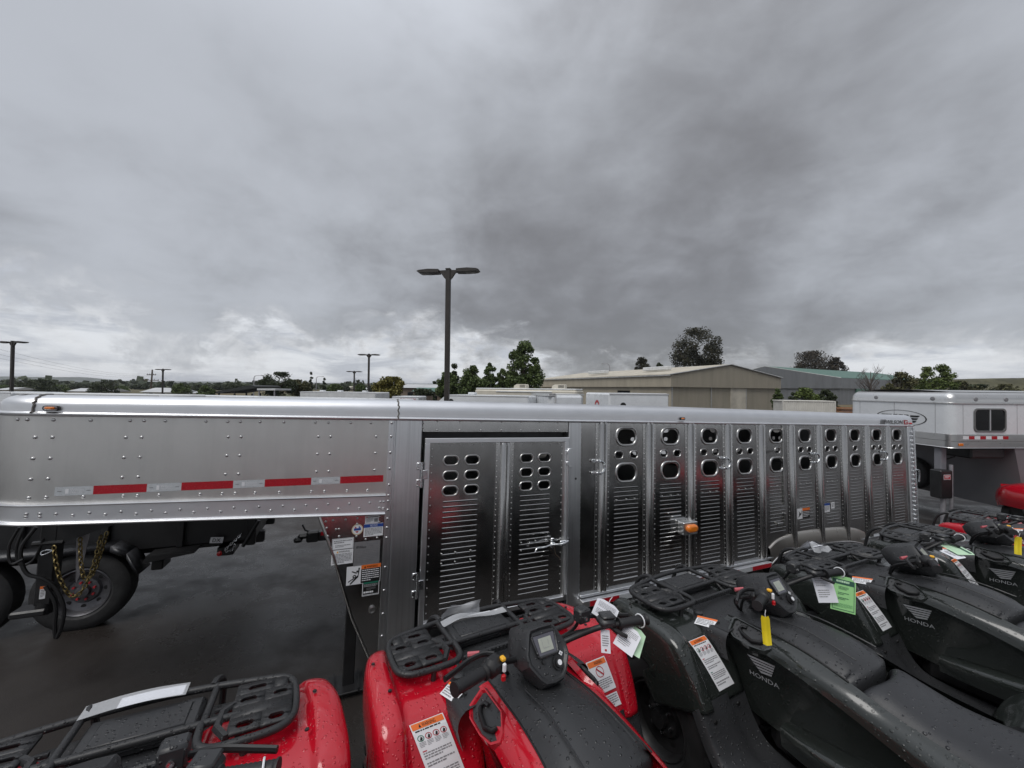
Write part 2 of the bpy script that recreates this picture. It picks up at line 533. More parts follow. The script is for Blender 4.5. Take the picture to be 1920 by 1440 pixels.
M_ALU = aluminium('sheet_aluminium', .72, .36, wav=.22, dirt=.25, tint=(1, .985, .955))
M_ALU_D = aluminium('panel_aluminium', .54, .18, wav=.30, dirt=.35)
M_ALU_IN = aluminium('shade_darkened_inner_aluminium', .22, .5, wav=.1)  # darker copy of the side metal; interior shade is put into its colour
M_ALU_B = aluminium('extruded_aluminium', .88, .38, (.15, 1, 1), wav=0, tint=(.98, .99, 1.01))
M_ALU_P = aluminium('post_aluminium', .84, .34, (5, 5, .08), wav=.04, dirt=.75, tint=(.97, .99, 1.01))
M_ALU_RIM = aluminium('pressed_rim_aluminium', .55, .30, wav=.0)
M_RIVET = plain('rivet_metal', (.58, .58, .58), .32, 1., .1, 40)
M_ZINC = plain('zinc_plated', (.72, .74, .76), .25, 1., .15, 30)
M_STEEL_B = plain('black_painted_steel', (.014, .014, .015), .42, 0, .3, 8, .1, 120)
M_DARK_IN = plain('interior_dark', (.05, .05, .052), .6, .3, .2)
M_RUBBER = plain('tyre_rubber', (.022, .022, .023), .72, 0, .35, 9, .25, 150)
M_TIRE_WET = plain('wet_tyre_rubber', (.017, .017, .018), .45, 0, .3, 9, .2, 150)
M_WHITE_P = plain('white_gelcoat', (.70, .72, .74), .28, 0, .09, .9, coat=.3)
M_WHITE_G = plain('weathered_white', (.62, .63, .63), .5, 0, .12, 2.0)
M_CREAM = plain('cream_gelcoat', (.62, .58, .49), .4, 0, .08, 1.5)
M_GLASS_D = plain('dark_window_glass', (.008, .009, .010), .06, 0, .0, spec=.7)
M_BLACK = plain('black_ink', (.01, .01, .01), .45, 0, 0)
M_WHITE = plain('white_print', (.75, .76, .78), .4, 0, .03)
M_PAPER = plain('paper', (.74, .75, .80), .6, 0, .04, 20)
M_GREYINK = plain('grey_ink', (.22, .22, .23), .5, 0, 0)
M_ORANGE = plain('orange_print', (.78, .17, .03), .4, 0, .04)
M_REDINK = plain('red_ink', (.45, .03, .04), .4, 0, 0)
M_BLUEINK = plain('blue_ink', (.02, .07, .32), .4, 0, 0)
M_GREENINK = plain('green_ink', (.02, .17, .11), .4, 0, 0)
M_TAN = plain('tan_print', (.62, .5, .33), .4, 0, .05)
M_REFL_RED = plain('reflective_red', (.40, .008, .018), .25, 0, .1, 60, .1, 400, coat=.4)
M_REFL_SIL = plain('reflective_silver', (.55, .58, .60), .3, .2, .08, 60)
M_AMBER = plain('amber_lens', (.75, .20, .015), .12, 0, .12, 90, .3, 220, coat=.6)
M_REDLENS = plain('red_lens', (.5, .01, .015), .15, 0, .1, 60, coat=.5)
M_GREENTAG = plain('green_card', (.33, .66, .27), .5, 0, .05, 20)
M_PALEGREEN = plain('pale_green_card', (.50, .72, .50), .5, 0, .05, 20)
M_YELLOW = plain('yellow_plastic', (.78, .62, .02), .4, 0, .05, 20)
M_YEL2 = plain('yellow_switch', (.85, .45, .03), .4, 0, 0)
M_PINK = plain('faded_red_plastic', (.48, .11, .13), .4, 0, .05)
M_GOLD = plain('yellow_chromate_chain', (.25, .195, .09), .45, 1., .25, 60)
M_DROP_RED = plain('wet_red_plastic', (.46, .006, .018), .17, 0, .04, 3, coat=.5, drops=(62, .44, .78))
M_DROP_BLK = plain('wet_black_gloss_plastic', (.019, .0225, .0205), .17, 0, .1, 3, coat=.55, drops=(62, .44, .78))
M_MATTE = plain('wet_textured_black_plastic', (.026, .027, .029), .40, 0, .12, 5, .12, 900, drops=(66, .44, .72))
M_RACK = plain('wet_black_rack_coating', (.020, .0205, .022), .42, 0, .15, 8, .3, 500, drops=(95, .44, .75))
M_SEAT = plain('wet_seat_vinyl', (.024, .025, .028), .38, 0, .12, 6, .25, 1400, drops=(52, .42, .60))
M_GRIP = plain('grip_rubber', (.012, .012, .013), .5, 0, .1, 20)
M_LCD = plain('display_glass', (.36, .38, .33), .12, 0, .06, 60)
M_LCD_B = plain('display_bezel', (.10, .10, .12), .15, 0, .05)
M_SIL = plain('silver_badge', (.50, .51, .53), .35, .2, .05)
M_DARKBADGE = plain('dark_badge', (.02, .004, .005), .35, 0, 0)
M_LAMP = plain('dark_bronze_paint', (.035, .030, .026), .45, 0, .15, 5)
M_LAMP_L = plain('lamp_lens', (.16, .16, .15), .3, 0, .1, 12)
M_GUSSET = plain('galvanised_plate', (.36, .35, .37), .5, .6, .2, 10)
M_WOODPOLE = plain('pole_wood', (.09, .07, .055), .8, 0, .3, 3)

# wet asphalt
def mk_asphalt():
    m, nt, b = newmat('wet_asphalt')
    v = coords(nt, 'Generated') if False else coords(nt, 'Object')
    big = noise(nt, v, .35, 5, .6, .4); med = noise(nt, v, 2.2, 5, .6); fin = noise(nt, v, 140, 3, .6)
    c = cmix(nt, mrange(nt, big, .35, .65, 0, 1), (.017, .014, .0125), (.034, .029, .0265))
    c = cmix(nt, mrange(nt, fin, .35, .75, 0, .55), c, (.042, .038, .035))
    vo = nnode(nt, 'ShaderNodeTexVoronoi', feature='DISTANCE_TO_EDGE'); nt.links.new(coords(nt, scale=(1, 1, 1)), vo.inputs['Vector']); vo.inputs['Scale'].default_value = .22
    ed = mmath(nt, 'ADD', vo.outputs['Distance'], mrange(nt, med, .3, .7, -.03, .03))
    c = cmix(nt, mrange(nt, ed, .0, .012, .55, 0), c, (.010, .010, .010))
    nt.links.new(c, b.inputs['Base Color'])
    nt.links.new(mrange(nt, mmath(nt, 'ADD', mmath(nt, 'MULTIPLY', big, .6), mmath(nt, 'MULTIPLY', med, .4)), .40, .60, .16, .62), b.inputs['Roughness'])
    pr = bump(nt, b, fin, .55, .004)
    bump(nt, b, med, .05, .006, pr)
    b.inputs['Specular IOR Level'].default_value = .36
    return m
M_ASPHALT = mk_asphalt()
# ------------------------------------------------------------------ the ground
def axis_list(lo_dense, hi_dense, step, lo, hi):
    a = []; x = lo_dense
    while x <= hi_dense + 1e-6: a.append(x); x += step
    x, s = hi_dense, step
    while x < hi: s *= 1.28; x = min(hi, x + s); a.append(x)
    x, s = lo_dense, step
    while x > lo: s *= 1.28; x = max(lo, x - s); a.insert(0, x)
    return a
def mk_ground_mat():
    m = M_ASPHALT.copy(); m.name = 'wet_asphalt_lot'; nt = m.node_tree; b = nt.nodes['Principled BSDF']
    src = b.inputs['Base Color'].links[0].from_socket
    tc = nnode(nt, 'ShaderNodeTexCoord'); sep = nnode(nt, 'ShaderNodeSeparateXYZ'); nt.links.new(tc.outputs['Object'], sep.inputs[0])
    v = coords(nt)
    fn = noise(nt, v, .02, 6, .6); fine = noise(nt, v, .4, 5, .6)
    field = cmix(nt, mrange(nt, fn, .42, .58, 0, 1), (.17, .125, .07), (.06, .075, .03))
    field = cmix(nt, mrange(nt, fine, .3, .7, 0, .5), field, (.09, .08, .045))
    far = mrange(nt, mmath(nt, 'ADD', sep.outputs[1], mrange(nt, fn, 0, 1, -20, 20)), 95, 100, 0, 1)
    nt.links.new(cmix(nt, far, src, field), b.inputs['Base Color'])
    rs = b.inputs['Roughness'].links[0].from_socket
    mx = nnode(nt, 'ShaderNodeMix'); nt.links.new(far, mx.inputs[0]); nt.links.new(rs, mx.inputs[2]); mx.inputs[3].default_value = .9
    nt.links.new(mx.outputs[0], b.inputs['Roughness'])
    return m
xs = axis_list(-7, 12, .3, -2600, 2600); ys = axis_list(-3, 9, .3, -90, 4200)
g = MB()
g.grid([[(x, y, gz(x, y)) for x in xs] for y in ys])
tag(g.build('ground', mk_ground_mat(), smooth=180), kind='structure')

def ridge(name, depth, px0, px1, prof, mat, thick=400, seed=1, rough=.12):
    """a long low hill seen side on; prof: (px, py of the crest)"""
    rr = random.Random(seed)
    N = 90; rows = []
    base = []; crest = []; back = []
    ph = [rr.uniform(0, 6) for _ in range(6)]
    for i in range(N + 1):
        px = px0 + (px1 - px0) * i / N
        for k in range(len(prof) - 1):
            if prof[k][0] <= px <= prof[k + 1][0]:
                t = (px - prof[k][0]) / (prof[k + 1][0] - prof[k][0]); t = t * t * (3 - 2 * t)
                py = prof[k][1] * (1 - t) + prof[k + 1][1] * t; break
        py += rough * sum(math.sin(px * f / 40. + ph[j]) / (j + 1) for j, f in enumerate((1, 2.3, 4.1, 7.3, 12.)))
        q = at(px, depth, py)
        g0 = gz(q.x, q.y)
        f0 = at(px, depth - thick * .5); f1 = at(px, depth + thick)
        rows.append([(f0.x, f0.y, gz(f0.x, f0.y) - 1), (q.x * .5 + f0.x * .5, q.y * .5 + f0.y * .5, g0 + (q.z - g0) * .62),
                     (q.x, q.y, q.z), (f1.x, f1.y, g0 - 3)])
    mb = MB(); mb.patch(rows, 4, 1)
    return tag(mb.build(name, mat, smooth=180), kind='structure')
M_HILL_B = plain('far_hill_scrub', (.085, .095, .075), .95, 0, .35, .006)
M_HILL_G = plain('near_hillside_scrub', (.085, .082, .045), .95, 0, .55, .12)
M_FIELD = plain('dry_field', (.16, .115, .07), .95, 0, .4, .012)
ridge('far_hills', 3400, -400, 1250, [(-400, 704), (0, 706), (150, 708), (260, 715), (420, 716), (700, 719), (1250, 724)], M_HILL_B, 500, 3, .35)
ridge('low_ridge', 900, -300, 1150, [(-300, 717), (0, 717), (300, 719), (700, 721), (1150, 726)], M_FIELD, 160, 5, .3)
ridge('hillside', 170, 1560, 2300, [(1560, 738), (1640, 716), (1760, 713), (1950, 711), (2300, 708)], M_HILL_G, 50, 8, .25)
# ------------------------------------------------------------------ livestock trailer
TR = thing('livestock_trailer', 'long polished aluminium gooseneck livestock trailer with rows of oblong vents', 'trailer', TRAILER)
W_T = 1.95                      # width
H0, H1 = .45, 2.165             # side sheet bottom and top
PITCH = .632
RC = [2.165 + PITCH * i for i in range(11)]
S_END = 8.70
R_N = .35; S_N = -1.985         # nose corner

def neck_path(n_arc=8, s_from=S_N):
    """(x, y, inward nx, ny) from near side round the nose to the far side"""
    pts = []
    for i in range(n_arc + 1):
        a = rad(90 * i / n_arc)
        pts.append((S_N - R_N * math.sin(a), R_N - R_N * math.cos(a), math.sin(a), math.cos(a)))
    for i in range(n_arc + 1):
        a = rad(90 * i / n_arc)
        pts.append((S_N - R_N * math.cos(a), W_T - R_N + R_N * math.sin(a), math.cos(a), -math.sin(a)))
    return pts
def taper(x): return max(0., min(1.1, -x / 2.14))
def z_beam_top(x): return 1.547 + .075 * taper(x)
def z_beam_bot(x): return 1.400 + .112 * taper(x)
def sweep(path, prof):
    """prof(x) -> [(inward distance, z)]"""
    return [[(x + nx * d, y + ny * d, z) for d, z in prof(x)] for x, y, nx, ny in path]

STR = lambda s0, s1, n=1: [(s0 + (s1 - s0) * i / n, 0., 0., 1.) for i in range(n + 1)]
FAR = lambda s0, s1, n=1: [(s0 + (s1 - s0) * i / n, W_T, 0., -1.) for i in range(n + 1)]

# top rail
arc = [(.105 - .109 * math.cos(rad(a)), 2.243 + .109 * math.sin(rad(a))) for a in range(0, 91, 10)]
RAIL = [(.004, 2.150), (-.016, 2.150), (-.021, 2.156), (-.021, 2.168), (-.014, 2.174), (-.005, 2.178), (-.004, 2.215)] + arc + [(.15, 2.354)]
def rail_k(x):
    if x <= -2: return .60
    if x <= 0: return .60 + .23 * (x + 2) / 2
    if x <= 3: return .83 + .15 * x / 3
    return .98
def RAILF(x): return [(d, z if z < 2.179 else 2.178 + (z - 2.178) * rail_k(x)) for d, z in RAIL]
mb = MB(); mb.grid(sweep(STR(.0905, S_N, 6) + neck_path()[1:] + FAR(S_N, .0905, 6)[1:], RAILF))
mb.build('neck_top_rail', M_ALU_B, TR, 40)
mb = MB(); mb.grid(sweep(STR(S_END, .0925, 8), RAILF))
mb.add([(S_END, d, z) for d, z in RAILF(S_END)], [tuple(range(len(RAIL)))])
mb.build('top_rail', M_ALU_B, TR, 40)
mb = MB(); mb.grid(sweep(FAR(.0925, S_END, 4), RAILF)); mb.build('top_rail', M_ALU_B, TR, 40)
# weld seams in the rail
M_WELD = plain('grey_weld', (.16, .15, .14), .6, .5, .4, 80, .3, 300)
for s in (.092, -2.055):
    mb = MB(); r = random.Random(int(s * 100)); pth = [(s + r.uniform(-.006, .006) + (.03 if z > 2.33 else 0), d - .003 + (R_N - math.sqrt(max(0, R_N ** 2 - min(0, s - S_N) ** 2))), z + .002) for d, z in RAILF(s)[3:]]
    mb.tube(pth, .006, 6)
    mb.build('weld_bead', M_WELD, TR)
# roof skin with a low camber
mb = MB(); rows = []
for i in range(13):
    s = -2.20 + (S_END + 2.19) * i / 12
    rows.append([(s, y, 2.178 + .170 * rail_k(s) + .010 * math.sin(math.pi * (y - .1) / (W_T - .2))) for y in [.12 + (W_T - .24) * k / 10 for k in range(11)]])
mb.grid(rows); mb.build('roof', M_ALU, TR, 180)
# neck side sheets: nose wrap, then flat sheets with a lap seam
wall = lambda x: [(0, H1), (0, z_beam_top(x))]
mb = MB(); mb.grid(sweep(STR(-1.93, S_N, 1) + neck_path()[1:] + FAR(S_N, -1.93, 2)[1:], wall)); mb.build('nose_sheet', M_ALU, TR, 60)
for p in (STR(.03, -1.931, 10), FAR(-1.931, .03, 10)):
    mb = MB(); mb.grid(sweep(p, lambda x: [(-.002, H1), (-.002, z_beam_top(x) - .0)]))
    mb.build('neck_side_sheet', M_ALU, TR, 60)
def beam_prof(x):
    a, b = z_beam_top(x), z_beam_bot(x)
    return [(.01, a + .006), (-.028, a + .006), (-.030, a), (-.028, a - .008), (-.012, a - .011), (-.012, b + .014), (-.028, b + .010), (-.032, b + .003), (-.030, b - .004), (.05, b - .004)]
mb = MB(); mb.grid(sweep(STR(.018, S_N, 10) + neck_path()[1:] + FAR(S_N, .018, 10)[1:], beam_prof))
mb.add([(.018, d, z) for d, z in beam_prof(0)], [tuple(range(10))])
mb.build('neck_beam', M_ALU_B, TR, 25)
mb = MB()
for i in range(6):
    s0 = -2.24 + i * .37
    mb.add([(s0, .05, z_beam_bot(s0)), (s0 + .37, .05, z_beam_bot(s0 + .37)), (s0 + .37, W_T - .05, z_beam_bot(s0 + .37)), (s0, W_T - .05, z_beam_bot(s0))], [(0, 1, 2, 3)])
mb.build('neck_floor', M_STEEL_B, TR)

# tapered leg under the neck, front of the body
LEG = [(.03, 1.42), (-.462, 1.425), (-.345, 1.115), (-.187, .618), (-.05, .30), (.03, .30)]
mb = MB(); mb.prism(LEG, .004, .03, 'y'); mb.build('leg_panel', M_ALU_D, TR, 20)
mb = MB()
for (a, b) in zip(LEG[1:4], LEG[2:5]):
    mb.add([(a[0], .0, a[1]), (b[0], .0, b[1]), (b[0], W_T, b[1]), (a[0], W_T, a[1])], [(0, 1, 2, 3)])
mb.tube([(x, .004, z) for x, z in LEG[1:5]], .011, 8)
mb.build('leg_front_plate', M_ALU_D, TR, 30)
mb = MB(); mb.prism(LEG, W_T - .03, W_T - .004, 'y'); mb.build('leg_panel', M_ALU_D, TR, 20)
# landing leg (jack)
mb = MB()
mb.box((-.185, .16, .42), (.085, .085, .74), bev=.006)
mb.box((-.185, .16, .22), (.065, .065, .36), bev=.004)
mb.box((-.20, .15, .048), (.26, .24, .014), bev=.003)
for a in (-.29, -.11): mb.box((a, .15, .06), (.012, .24, .03))
mb.build('landing_leg', M_STEEL_B, TR)

# corner post with ridges
mb = MB()
prof = [(.018, .01), (.018, -.016), (.058, -.016), (.064, -.006), (.075, -.006), (.082, -.014), (.285, -.014), (.292, -.004), (.292, .05)]
mb.grid([[(x, y, z) for x, y in prof] for z in (.29, .9, 1.5, H1 - .005)])
mb.add([(x, y, .29) for x, y in prof], [tuple(range(len(prof)))])
mb.build('corner_post', M_ALU_P, TR, 20)
mb = MB(); mb.box((1.82, .018, (H0 - .1 + H1) / 2), (.146, .064, H1 - H0 + .09), bev=.006)
mb.lathe([(.0, -.0149), (.011, -.0149)], 14, 'y', (1.831, 0, 1.593), m=1)
mb.build('door_post', [M_ALU_P, M_BLACK], TR, 25)
mb = MB(); mb.box((.15, W_T - .02, 1.2), (.26, .04, 1.9)); mb.box((1.1, W_T - .005, 1.3), (1.7, .01, 1.72)); mb.build('far_front_sheet', M_ALU_D, TR)
# header over the door and the dark slot
mb = MB(); mb.box((1.02, .006, 2.108), (1.446, .012, .104), bev=.002); mb.build('door_header', M_ALU_D, TR)
mb = MB(); mb.box((1.02, .09, 2.03), (1.45, .02, .07)); mb.build('header_channel', M_DARK_IN, TR)

RIV = MB()
def rivet(x, z, y=0., r=.0085, k=.55):
    if x < S_N: y = y + R_N - math.sqrt(max(0, R_N ** 2 - (S_N - x) ** 2))
    prof = [(r, 0), (r * .92, -r * k * .55), (r * .55, -r * k), (0.0001, -r * k * 1.05)]
    RIV.lathe(prof, 8, 'y', (x, y, z))
def rim(name, cx, cz, w_o, h_o, w_i, h_i, parent, y=0.0, kk=None, out=.013):
    mb = MB(); rows = []
    N = 24
    for (f, dy) in ((0, .001), (.18, -out * .75), (.45, -out), (.75, -out * .8), (1.0, .004), (1.0, .016)):
        ww, hh = w_o + (w_i - w_o) * f, h_o + (h_i - h_o) * f
        rows.append([(px, y + dy, pz) for px, pz in stadium(cx, cz, ww, hh, N, kk)])
    mb.grid(rows, closed_u=True)
    return mb.build(name, M_ALU_RIM, parent, 60)
def beads(mb, cx, z_top, z_bot, step, ln, y=0.):
    z = z_top
    while z > z_bot:
        a, b = cx - ln / 2, cx + ln / 2
        mb.add([(a, y, z + .003), (b, y, z + .003), (b - .005, y - .0028, z - .0002), (a + .005, y - .0028, z - .0002), (b, y, z - .010), (a, y, z - .010)],
               [(0, 3, 2, 1), (3, 5, 4, 2), (0, 5, 3), (1, 2, 4)])
        z -= step

# ---- side door
DOOR = MB()
DOOR.box((1.0315, -.002, 1.982), (1.423, .04, .042), bev=.004)
DOOR.box((.342, -.002, 1.20), (.044, .04, 1.52), bev=.004)
DOOR.box((1.721, -.002, 1.20), (.044, .04, 1.52), bev=.004)
DOOR.box((1.0315, -.002, .462), (1.423, .04, .042), bev=.004)
door = DOOR.build('side_door', M_ALU_B, TR)
for (a, b, cx) in ((.364, 1.062, .652), (1.062, 1.699, 1.386)):
    mb = MB(); xm = cx; cells = [(a, b, .483, 1.47, None), (a, b, 1.87, 1.961, None)]
    hz = (1.808, 1.675, 1.547); edges = (1.47, 1.61, 1.74, 1.87)
    for k, z in enumerate(hz):
        zz0, zz1 = edges[2 - k], edges[3 - k]
        cells += [(a, xm, zz0, zz1, (cx - .097, z, .118, .066)), (xm, b, zz0, zz1, (cx + .097, z, .118, .066))]
    mb.plate(a, b, 0, 0, cells, y=.004)
    mb.build('door_sheet', M_ALU_D, TR, 30)
    for z in hz:
        for sx in (-.097, .097):
            rim('vent_rim', cx + sx, z, .152, .096, .120, .068, TR, .004, out=.008)
    mb = MB(); beads(mb, cx, 1.458, .52, .0447, .315, .004)
    tag(mb.build('pressed_ribs', M_ALU_D, TR, 0), kind='stuff')
    for z in [.55 + .068 * k for k in range(21)]:
        rivet(a + .022 if b < 1.2 else b - .022, z, .004, .006)
    for x in [a + .08 + .1 * k for k in range(6)]: rivet(x, 1.945, .004, .006)
for (x0, z) in ((.50, 1.02), (.62, 1.02), (.76, 1.02), (.50, .94), (.62, .94), (.76, .94), (1.25, 1.03), (1.25, .96), (1.40, 1.03)):
    rivet(x0, z, -.002, .008)
HAT = [(-.092, .0), (-.090, -.004), (-.050, -.005), (-.040, -.030), (-.034, -.036), (-.014, -.036), (-.008, -.020), (.008, -.020), (.014, -.036), (.034, -.036), (.040, -.030), (.050, -.005), (.090, -.004), (.092, .0)]
def hat(name, cx, z0, z1, y=0.):
    mb = MB()
    rows = [[(cx + x, y + yy, z) for x, yy in HAT] for z in (z0, z1 - .03)] + [[(cx + x, y + yy * .55, z1) for x, yy in HAT]]
    mb.grid(rows)
    return mb.build(name, M_ALU_P2, TR, 35)
M_ALU_P2 = aluminium('rib_aluminium', .50, .24, (5, 5, .15), wav=.0)
hat('door_stile', 1.062, .484, 1.960, .004)
for k in range(30):
    for sx in (-.078, .078): rivet(1.062 + sx, .52 + .049 * k, .0, .0055)
# hinges, latch, keeper
for (z, ) in ((1.70,), (.80,)):
    mb = MB()
    mb.tube([(.300, -.022, z - .105), (.300, -.022, z + .105)], .012, 10)
    for dz in (-.07, .07):
        mb.box((.285, -.016, z + dz), (.055, .008, .06), bev=.002)
    mb.box((.325, -.024, z), (.05, .008, .075), bev=.002)
    for dz in (-.09, -.05, .05, .09): rivet(.268, z + dz, -.02, .006)
    mb.build('hinge', M_ZINC, TR, 40)
mb = MB(); mb.box((1.752, -.028, 1.80), (.05, .018, .19), bev=.004); mb.tube([(1.722, -.03, .50), (1.722, -.03, 1.88)], .009, 8)
for dz in (1.86, 1.75): mb.box((1.722, -.03, dz), (.03, .025, .04), bev=.004)
mb.build('door_bolt', M_ALU_P, TR, 40)
mb = MB()
mb.box((1.56, -.045, .992), (.05, .03, .045), bev=.006)
mb.tube(catmull([(1.36, -.075, .955), (1.385, -.07, .985), (1.46, -.065, .985), (1.53, -.07, 1.0), (1.60, -.065, .995), (1.68, -.05, .99), (1.74, -.04, 1.005)], 4), .008, 8)
mb.box((1.565, -.03, 1.035), (.035, .03, .03), bev=.006); mb.box((1.69, -.025, .985), (.07, .012, .05), bev=.004)
mb.lathe([(.02, 0), (.02, -.012), (.0001, -.016)], 12, 'y', (1.742, -.02, 1.01))
mb.build('latch_handle', M_ZINC, TR, 40)
mb = MB(); mb.tube(catmull([(1.575, -.055, .97), (1.60, -.04, .90), (1.64, -.035, .86), (1.655, -.035, .835)], 4), .0035, 6)
mb.build('latch_cable', plain('stained_cable', (.16, .12, .09), .6, .5, .3, 60), TR)

# ---- plain sheet then the ten vented panels, shared by both sides
mb = MB(); mb.add([(1.893, .002, H0), (RC[0], .002, H0), (RC[0], .002, H1), (1.893, .002, H1)], [(0, 1, 2, 3)]); mb.build('plain_sheet', M_ALU_D, TR)
for x in (1.90,):
    for k in range(34): rivet(x, .50 + .05 * k, -.0, .004)
def panel_mesh(i):
    a, b = RC[i], RC[i + 1]; cx = (a + b) / 2
    cells = [(a, b, H0, 1.50, None), (a, b, 1.884, H1, (cx, 2.008, .236, .160)), (a, b, 1.50, 1.75, (cx, 1.624, .236, .160))]
    single = i in (4, 7)
    if single: cells.append((a, b, 1.75, 1.884, (cx + (.02 if i == 4 else 0), 1.812, .092, .066)))
    else: cells += [(a, cx, 1.75, 1.884, (cx - .101, 1.812, .092, .066)), (cx, b, 1.75, 1.884, (cx + .101, 1.812, .092, .066))]
    return cells, cx, single
for i in range(10):
    cells, cx, single = panel_mesh(i)
    a, b = RC[i], RC[i + 1]
    mb = MB(); mb.plate(a, b, 0, 0, cells, y=.002)
    pn = mb.build('vented_panel', M_ALU_D, TR, 30)
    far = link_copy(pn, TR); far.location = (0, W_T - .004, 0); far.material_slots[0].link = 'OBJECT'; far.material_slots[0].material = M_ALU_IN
    for z in (2.008, 1.624): rim('vent_rim', cx, z, .298, .214, .240, .164, TR, .002, .86, .011)
    for sx in ((.02 if i == 4 else 0,) if single else (-.101, .101)): rim('vent_rim', cx + sx, 1.812, .122, .094, .094, .068, TR, .002, .9, .008)
    mb = MB(); beads(mb, cx, 1.470, .50 if i not in (4, 5, 6, 7) else .74, .0447, .325, .002)
    tag(mb.build('pressed_ribs', M_ALU_D, TR, 0), kind='stuff')
    for dx in (-.13, .0, .11): rivet(cx + dx, 1.345, -.005, .0075)
    for dx in (-.2, -.1, 0, .1, .2): rivet(cx + dx, H1 - .022, .002, .0055)
for i, x in enumerate(RC[:10]):
    hat('side_rib', x, H0 + .01, H1 - .004, .0)
    n = 30
    for k in range(n):
        for sx in (-.075, .075):
            big = k % 15 in (9, 10)
            rivet(x + sx, .50 + .055 * k, -.004, .0078 if big else .0056)
# sill, rub rail and reflective tape
mb = MB(); mb.box((5.29, -.012, .445), (6.80, .04, .028), bev=.005); mb.build('sill', M_ALU_P, TR)
mb = MB(); mb.box((3.32, -.045, .392), (2.86, .07, .062), bev=.004)
rub = mb.build('rub_rail', M_ALU_B, TR)
x = 1.97; k = 0
while x < 4.72:
    ln = .36 if k % 2 == 0 else .24
    e = min(4.74, x + ln)
    mb = MB(); mb.box(((x + e) / 2, -.0812, .390), (e - x - .006, .0016, .046)); mb.build('reflective_tape', M_REFL_RED if k % 2 == 0 else M_REFL_SIL, TR)
    x += ln; k += 1
# body floor, front wall, rear frame
mb = MB(); mb.box((4.35, W_T / 2, .42), (8.66, W_T - .06, .05)); mb.build('floor', M_DARK_IN, TR)
mb = MB(); mb.box((.05, W_T / 2, .92), (.02, W_T - .08, 1.1)); mb.build('bulkhead', M_ALU_D, TR)
mb = MB()
mb.box((8.60, .012, 1.28), (.22, .07, 1.74), bev=.012); mb.box((8.60, W_T - .012, 1.28), (.22, .07, 1.74), bev=.012)
mb.box((8.66, W_T / 2, 2.22), (.09, W_T - .26, .12)); mb.box((8.66, W_T / 2, .42), (.09, W_T - .1, .10))
mb.build('rear_frame', M_ALU_P, TR)
mb = MB()
for k in range(22): mb.box((8.605, -.034, .52 + .073 * k), (.07, .022, .050), bev=.004)
mb.tube([(8.655, -.036, .46), (8.655, -.036, 2.14)], .012, 8)
mb.build('rear_hinge', M_ALU_P, TR, 40)
mb = MB(); mb.tube(catmull([(8.60, -.05, 1.42), (8.66, -.07, 1.42), (8.69, -.07, 1.37), (8.69, -.06, 1.22)], 3), .011, 8); mb.build('grab_bar', M_ZINC, TR)
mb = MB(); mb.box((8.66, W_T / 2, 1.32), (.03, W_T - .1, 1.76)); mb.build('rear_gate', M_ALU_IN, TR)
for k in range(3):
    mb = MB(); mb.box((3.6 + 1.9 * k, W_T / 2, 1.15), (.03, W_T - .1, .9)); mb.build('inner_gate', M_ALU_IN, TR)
# fender over the wheels
mb = MB()
FI = [(4.80, .57), (5.0, .66), (5.4, .705), (5.9, .700), (6.5, .670), (6.85, .610), (7.05, .545)]
rows = []
for (s, z) in [(q.x, q.z) for q in catmull([(a, 0, b) for a, b in FI], 5)]:
    rows.append([(s, .0, z), (s, -.012, z - .004), (s, -.022, z - .03), (s, -.034, z - .17), (s, -.036, z - .20)])
mb.grid(rows)
mb.build('wheel_fender', aluminium('tan_lit_fender_aluminium', .50, .30, wav=.1, tint=(1, .95, .87)), TR, 60)  # tan of reflected light is put into the skirt's metal tint
mb = MB(); mb.tube([r[-1] for r in rows], .011, 8); mb.build('fender_lip', M_ALU_RIM, TR)
def wheel(parent, c, r, wd, mat_t, rim_mat, holes=8, axis='y', out=-1, tag_name='wheel', hub=None):
    """tyre and rim on an axis along local y; out = direction of the outer face"""
    cx, cy, cz = c; h = wd / 2
    t = MB()
    P = [(r * .60, h * .80), (r * .66, h * .97), (r * .80, h), (r * .92, h * .90), (r * .985, h * .70), (r, h * .35), (r, -h * .35), (r * .985, -h * .70), (r * .92, -h * .9), (r * .80, -h), (r * .66, -h * .97), (r * .60, -h * .80)]
    t.lathe(P, 36, axis, c, closed=True)
    ty = t.build('tyre', mat_t, parent, 35)
    m = MB(); o = out
    def q(rr, tt): return (rr, o * tt)
    m.lathe([q(r * .61, -h * .7), q(r * .61, h * .82), q(r * .585, h * .86), q(r * .55, h * .72), q(r * .52, h * .30), q(r * .34, h * .15), q(r * .30, h * .34), q(r * .15, h * .40), q(r * .14, h * .75), q(.0005, h * .8)][::-o], 32, axis, c)
    for k in range(holes):
        a = 2 * math.pi * k / holes
        u, v = r * .42 * math.cos(a), r * .42 * math.sin(a)
        if axis == 'y': m.lathe([q(r * .055, h * .235), q(.0005, h * .24)][::-o], 10, 'y', (cx + u, cy, cz + v), m=1)
        else: m.lathe([q(r * .055, h * .235), q(.0005, h * .24)][::-o], 10, 'x', (cx, cy + u, cz + v), m=1)
        u, v = r * .22 * math.cos(a + .3), r * .22 * math.sin(a + .3)
        if axis == 'y': m.lathe([q(r * .03, h * .36), q(r * .03, h * .55), q(.0005, h * .56)][::-o], 6, 'y', (cx + u, cy, cz + v), m=2)
        else: m.lathe([q(r * .03, h * .36), q(r * .03, h * .55), q(.0005, h * .56)][::-o], 6, 'x', (cx, cy + u, cz + v), m=2)
    m.build('rim', [rim_mat, M_BLACK, hub or M_ZINC], ty, 35)
    return ty
M_STEELRIM = plain('steel_rim', (.13, .13, .14), .42, .7, .3, 14)
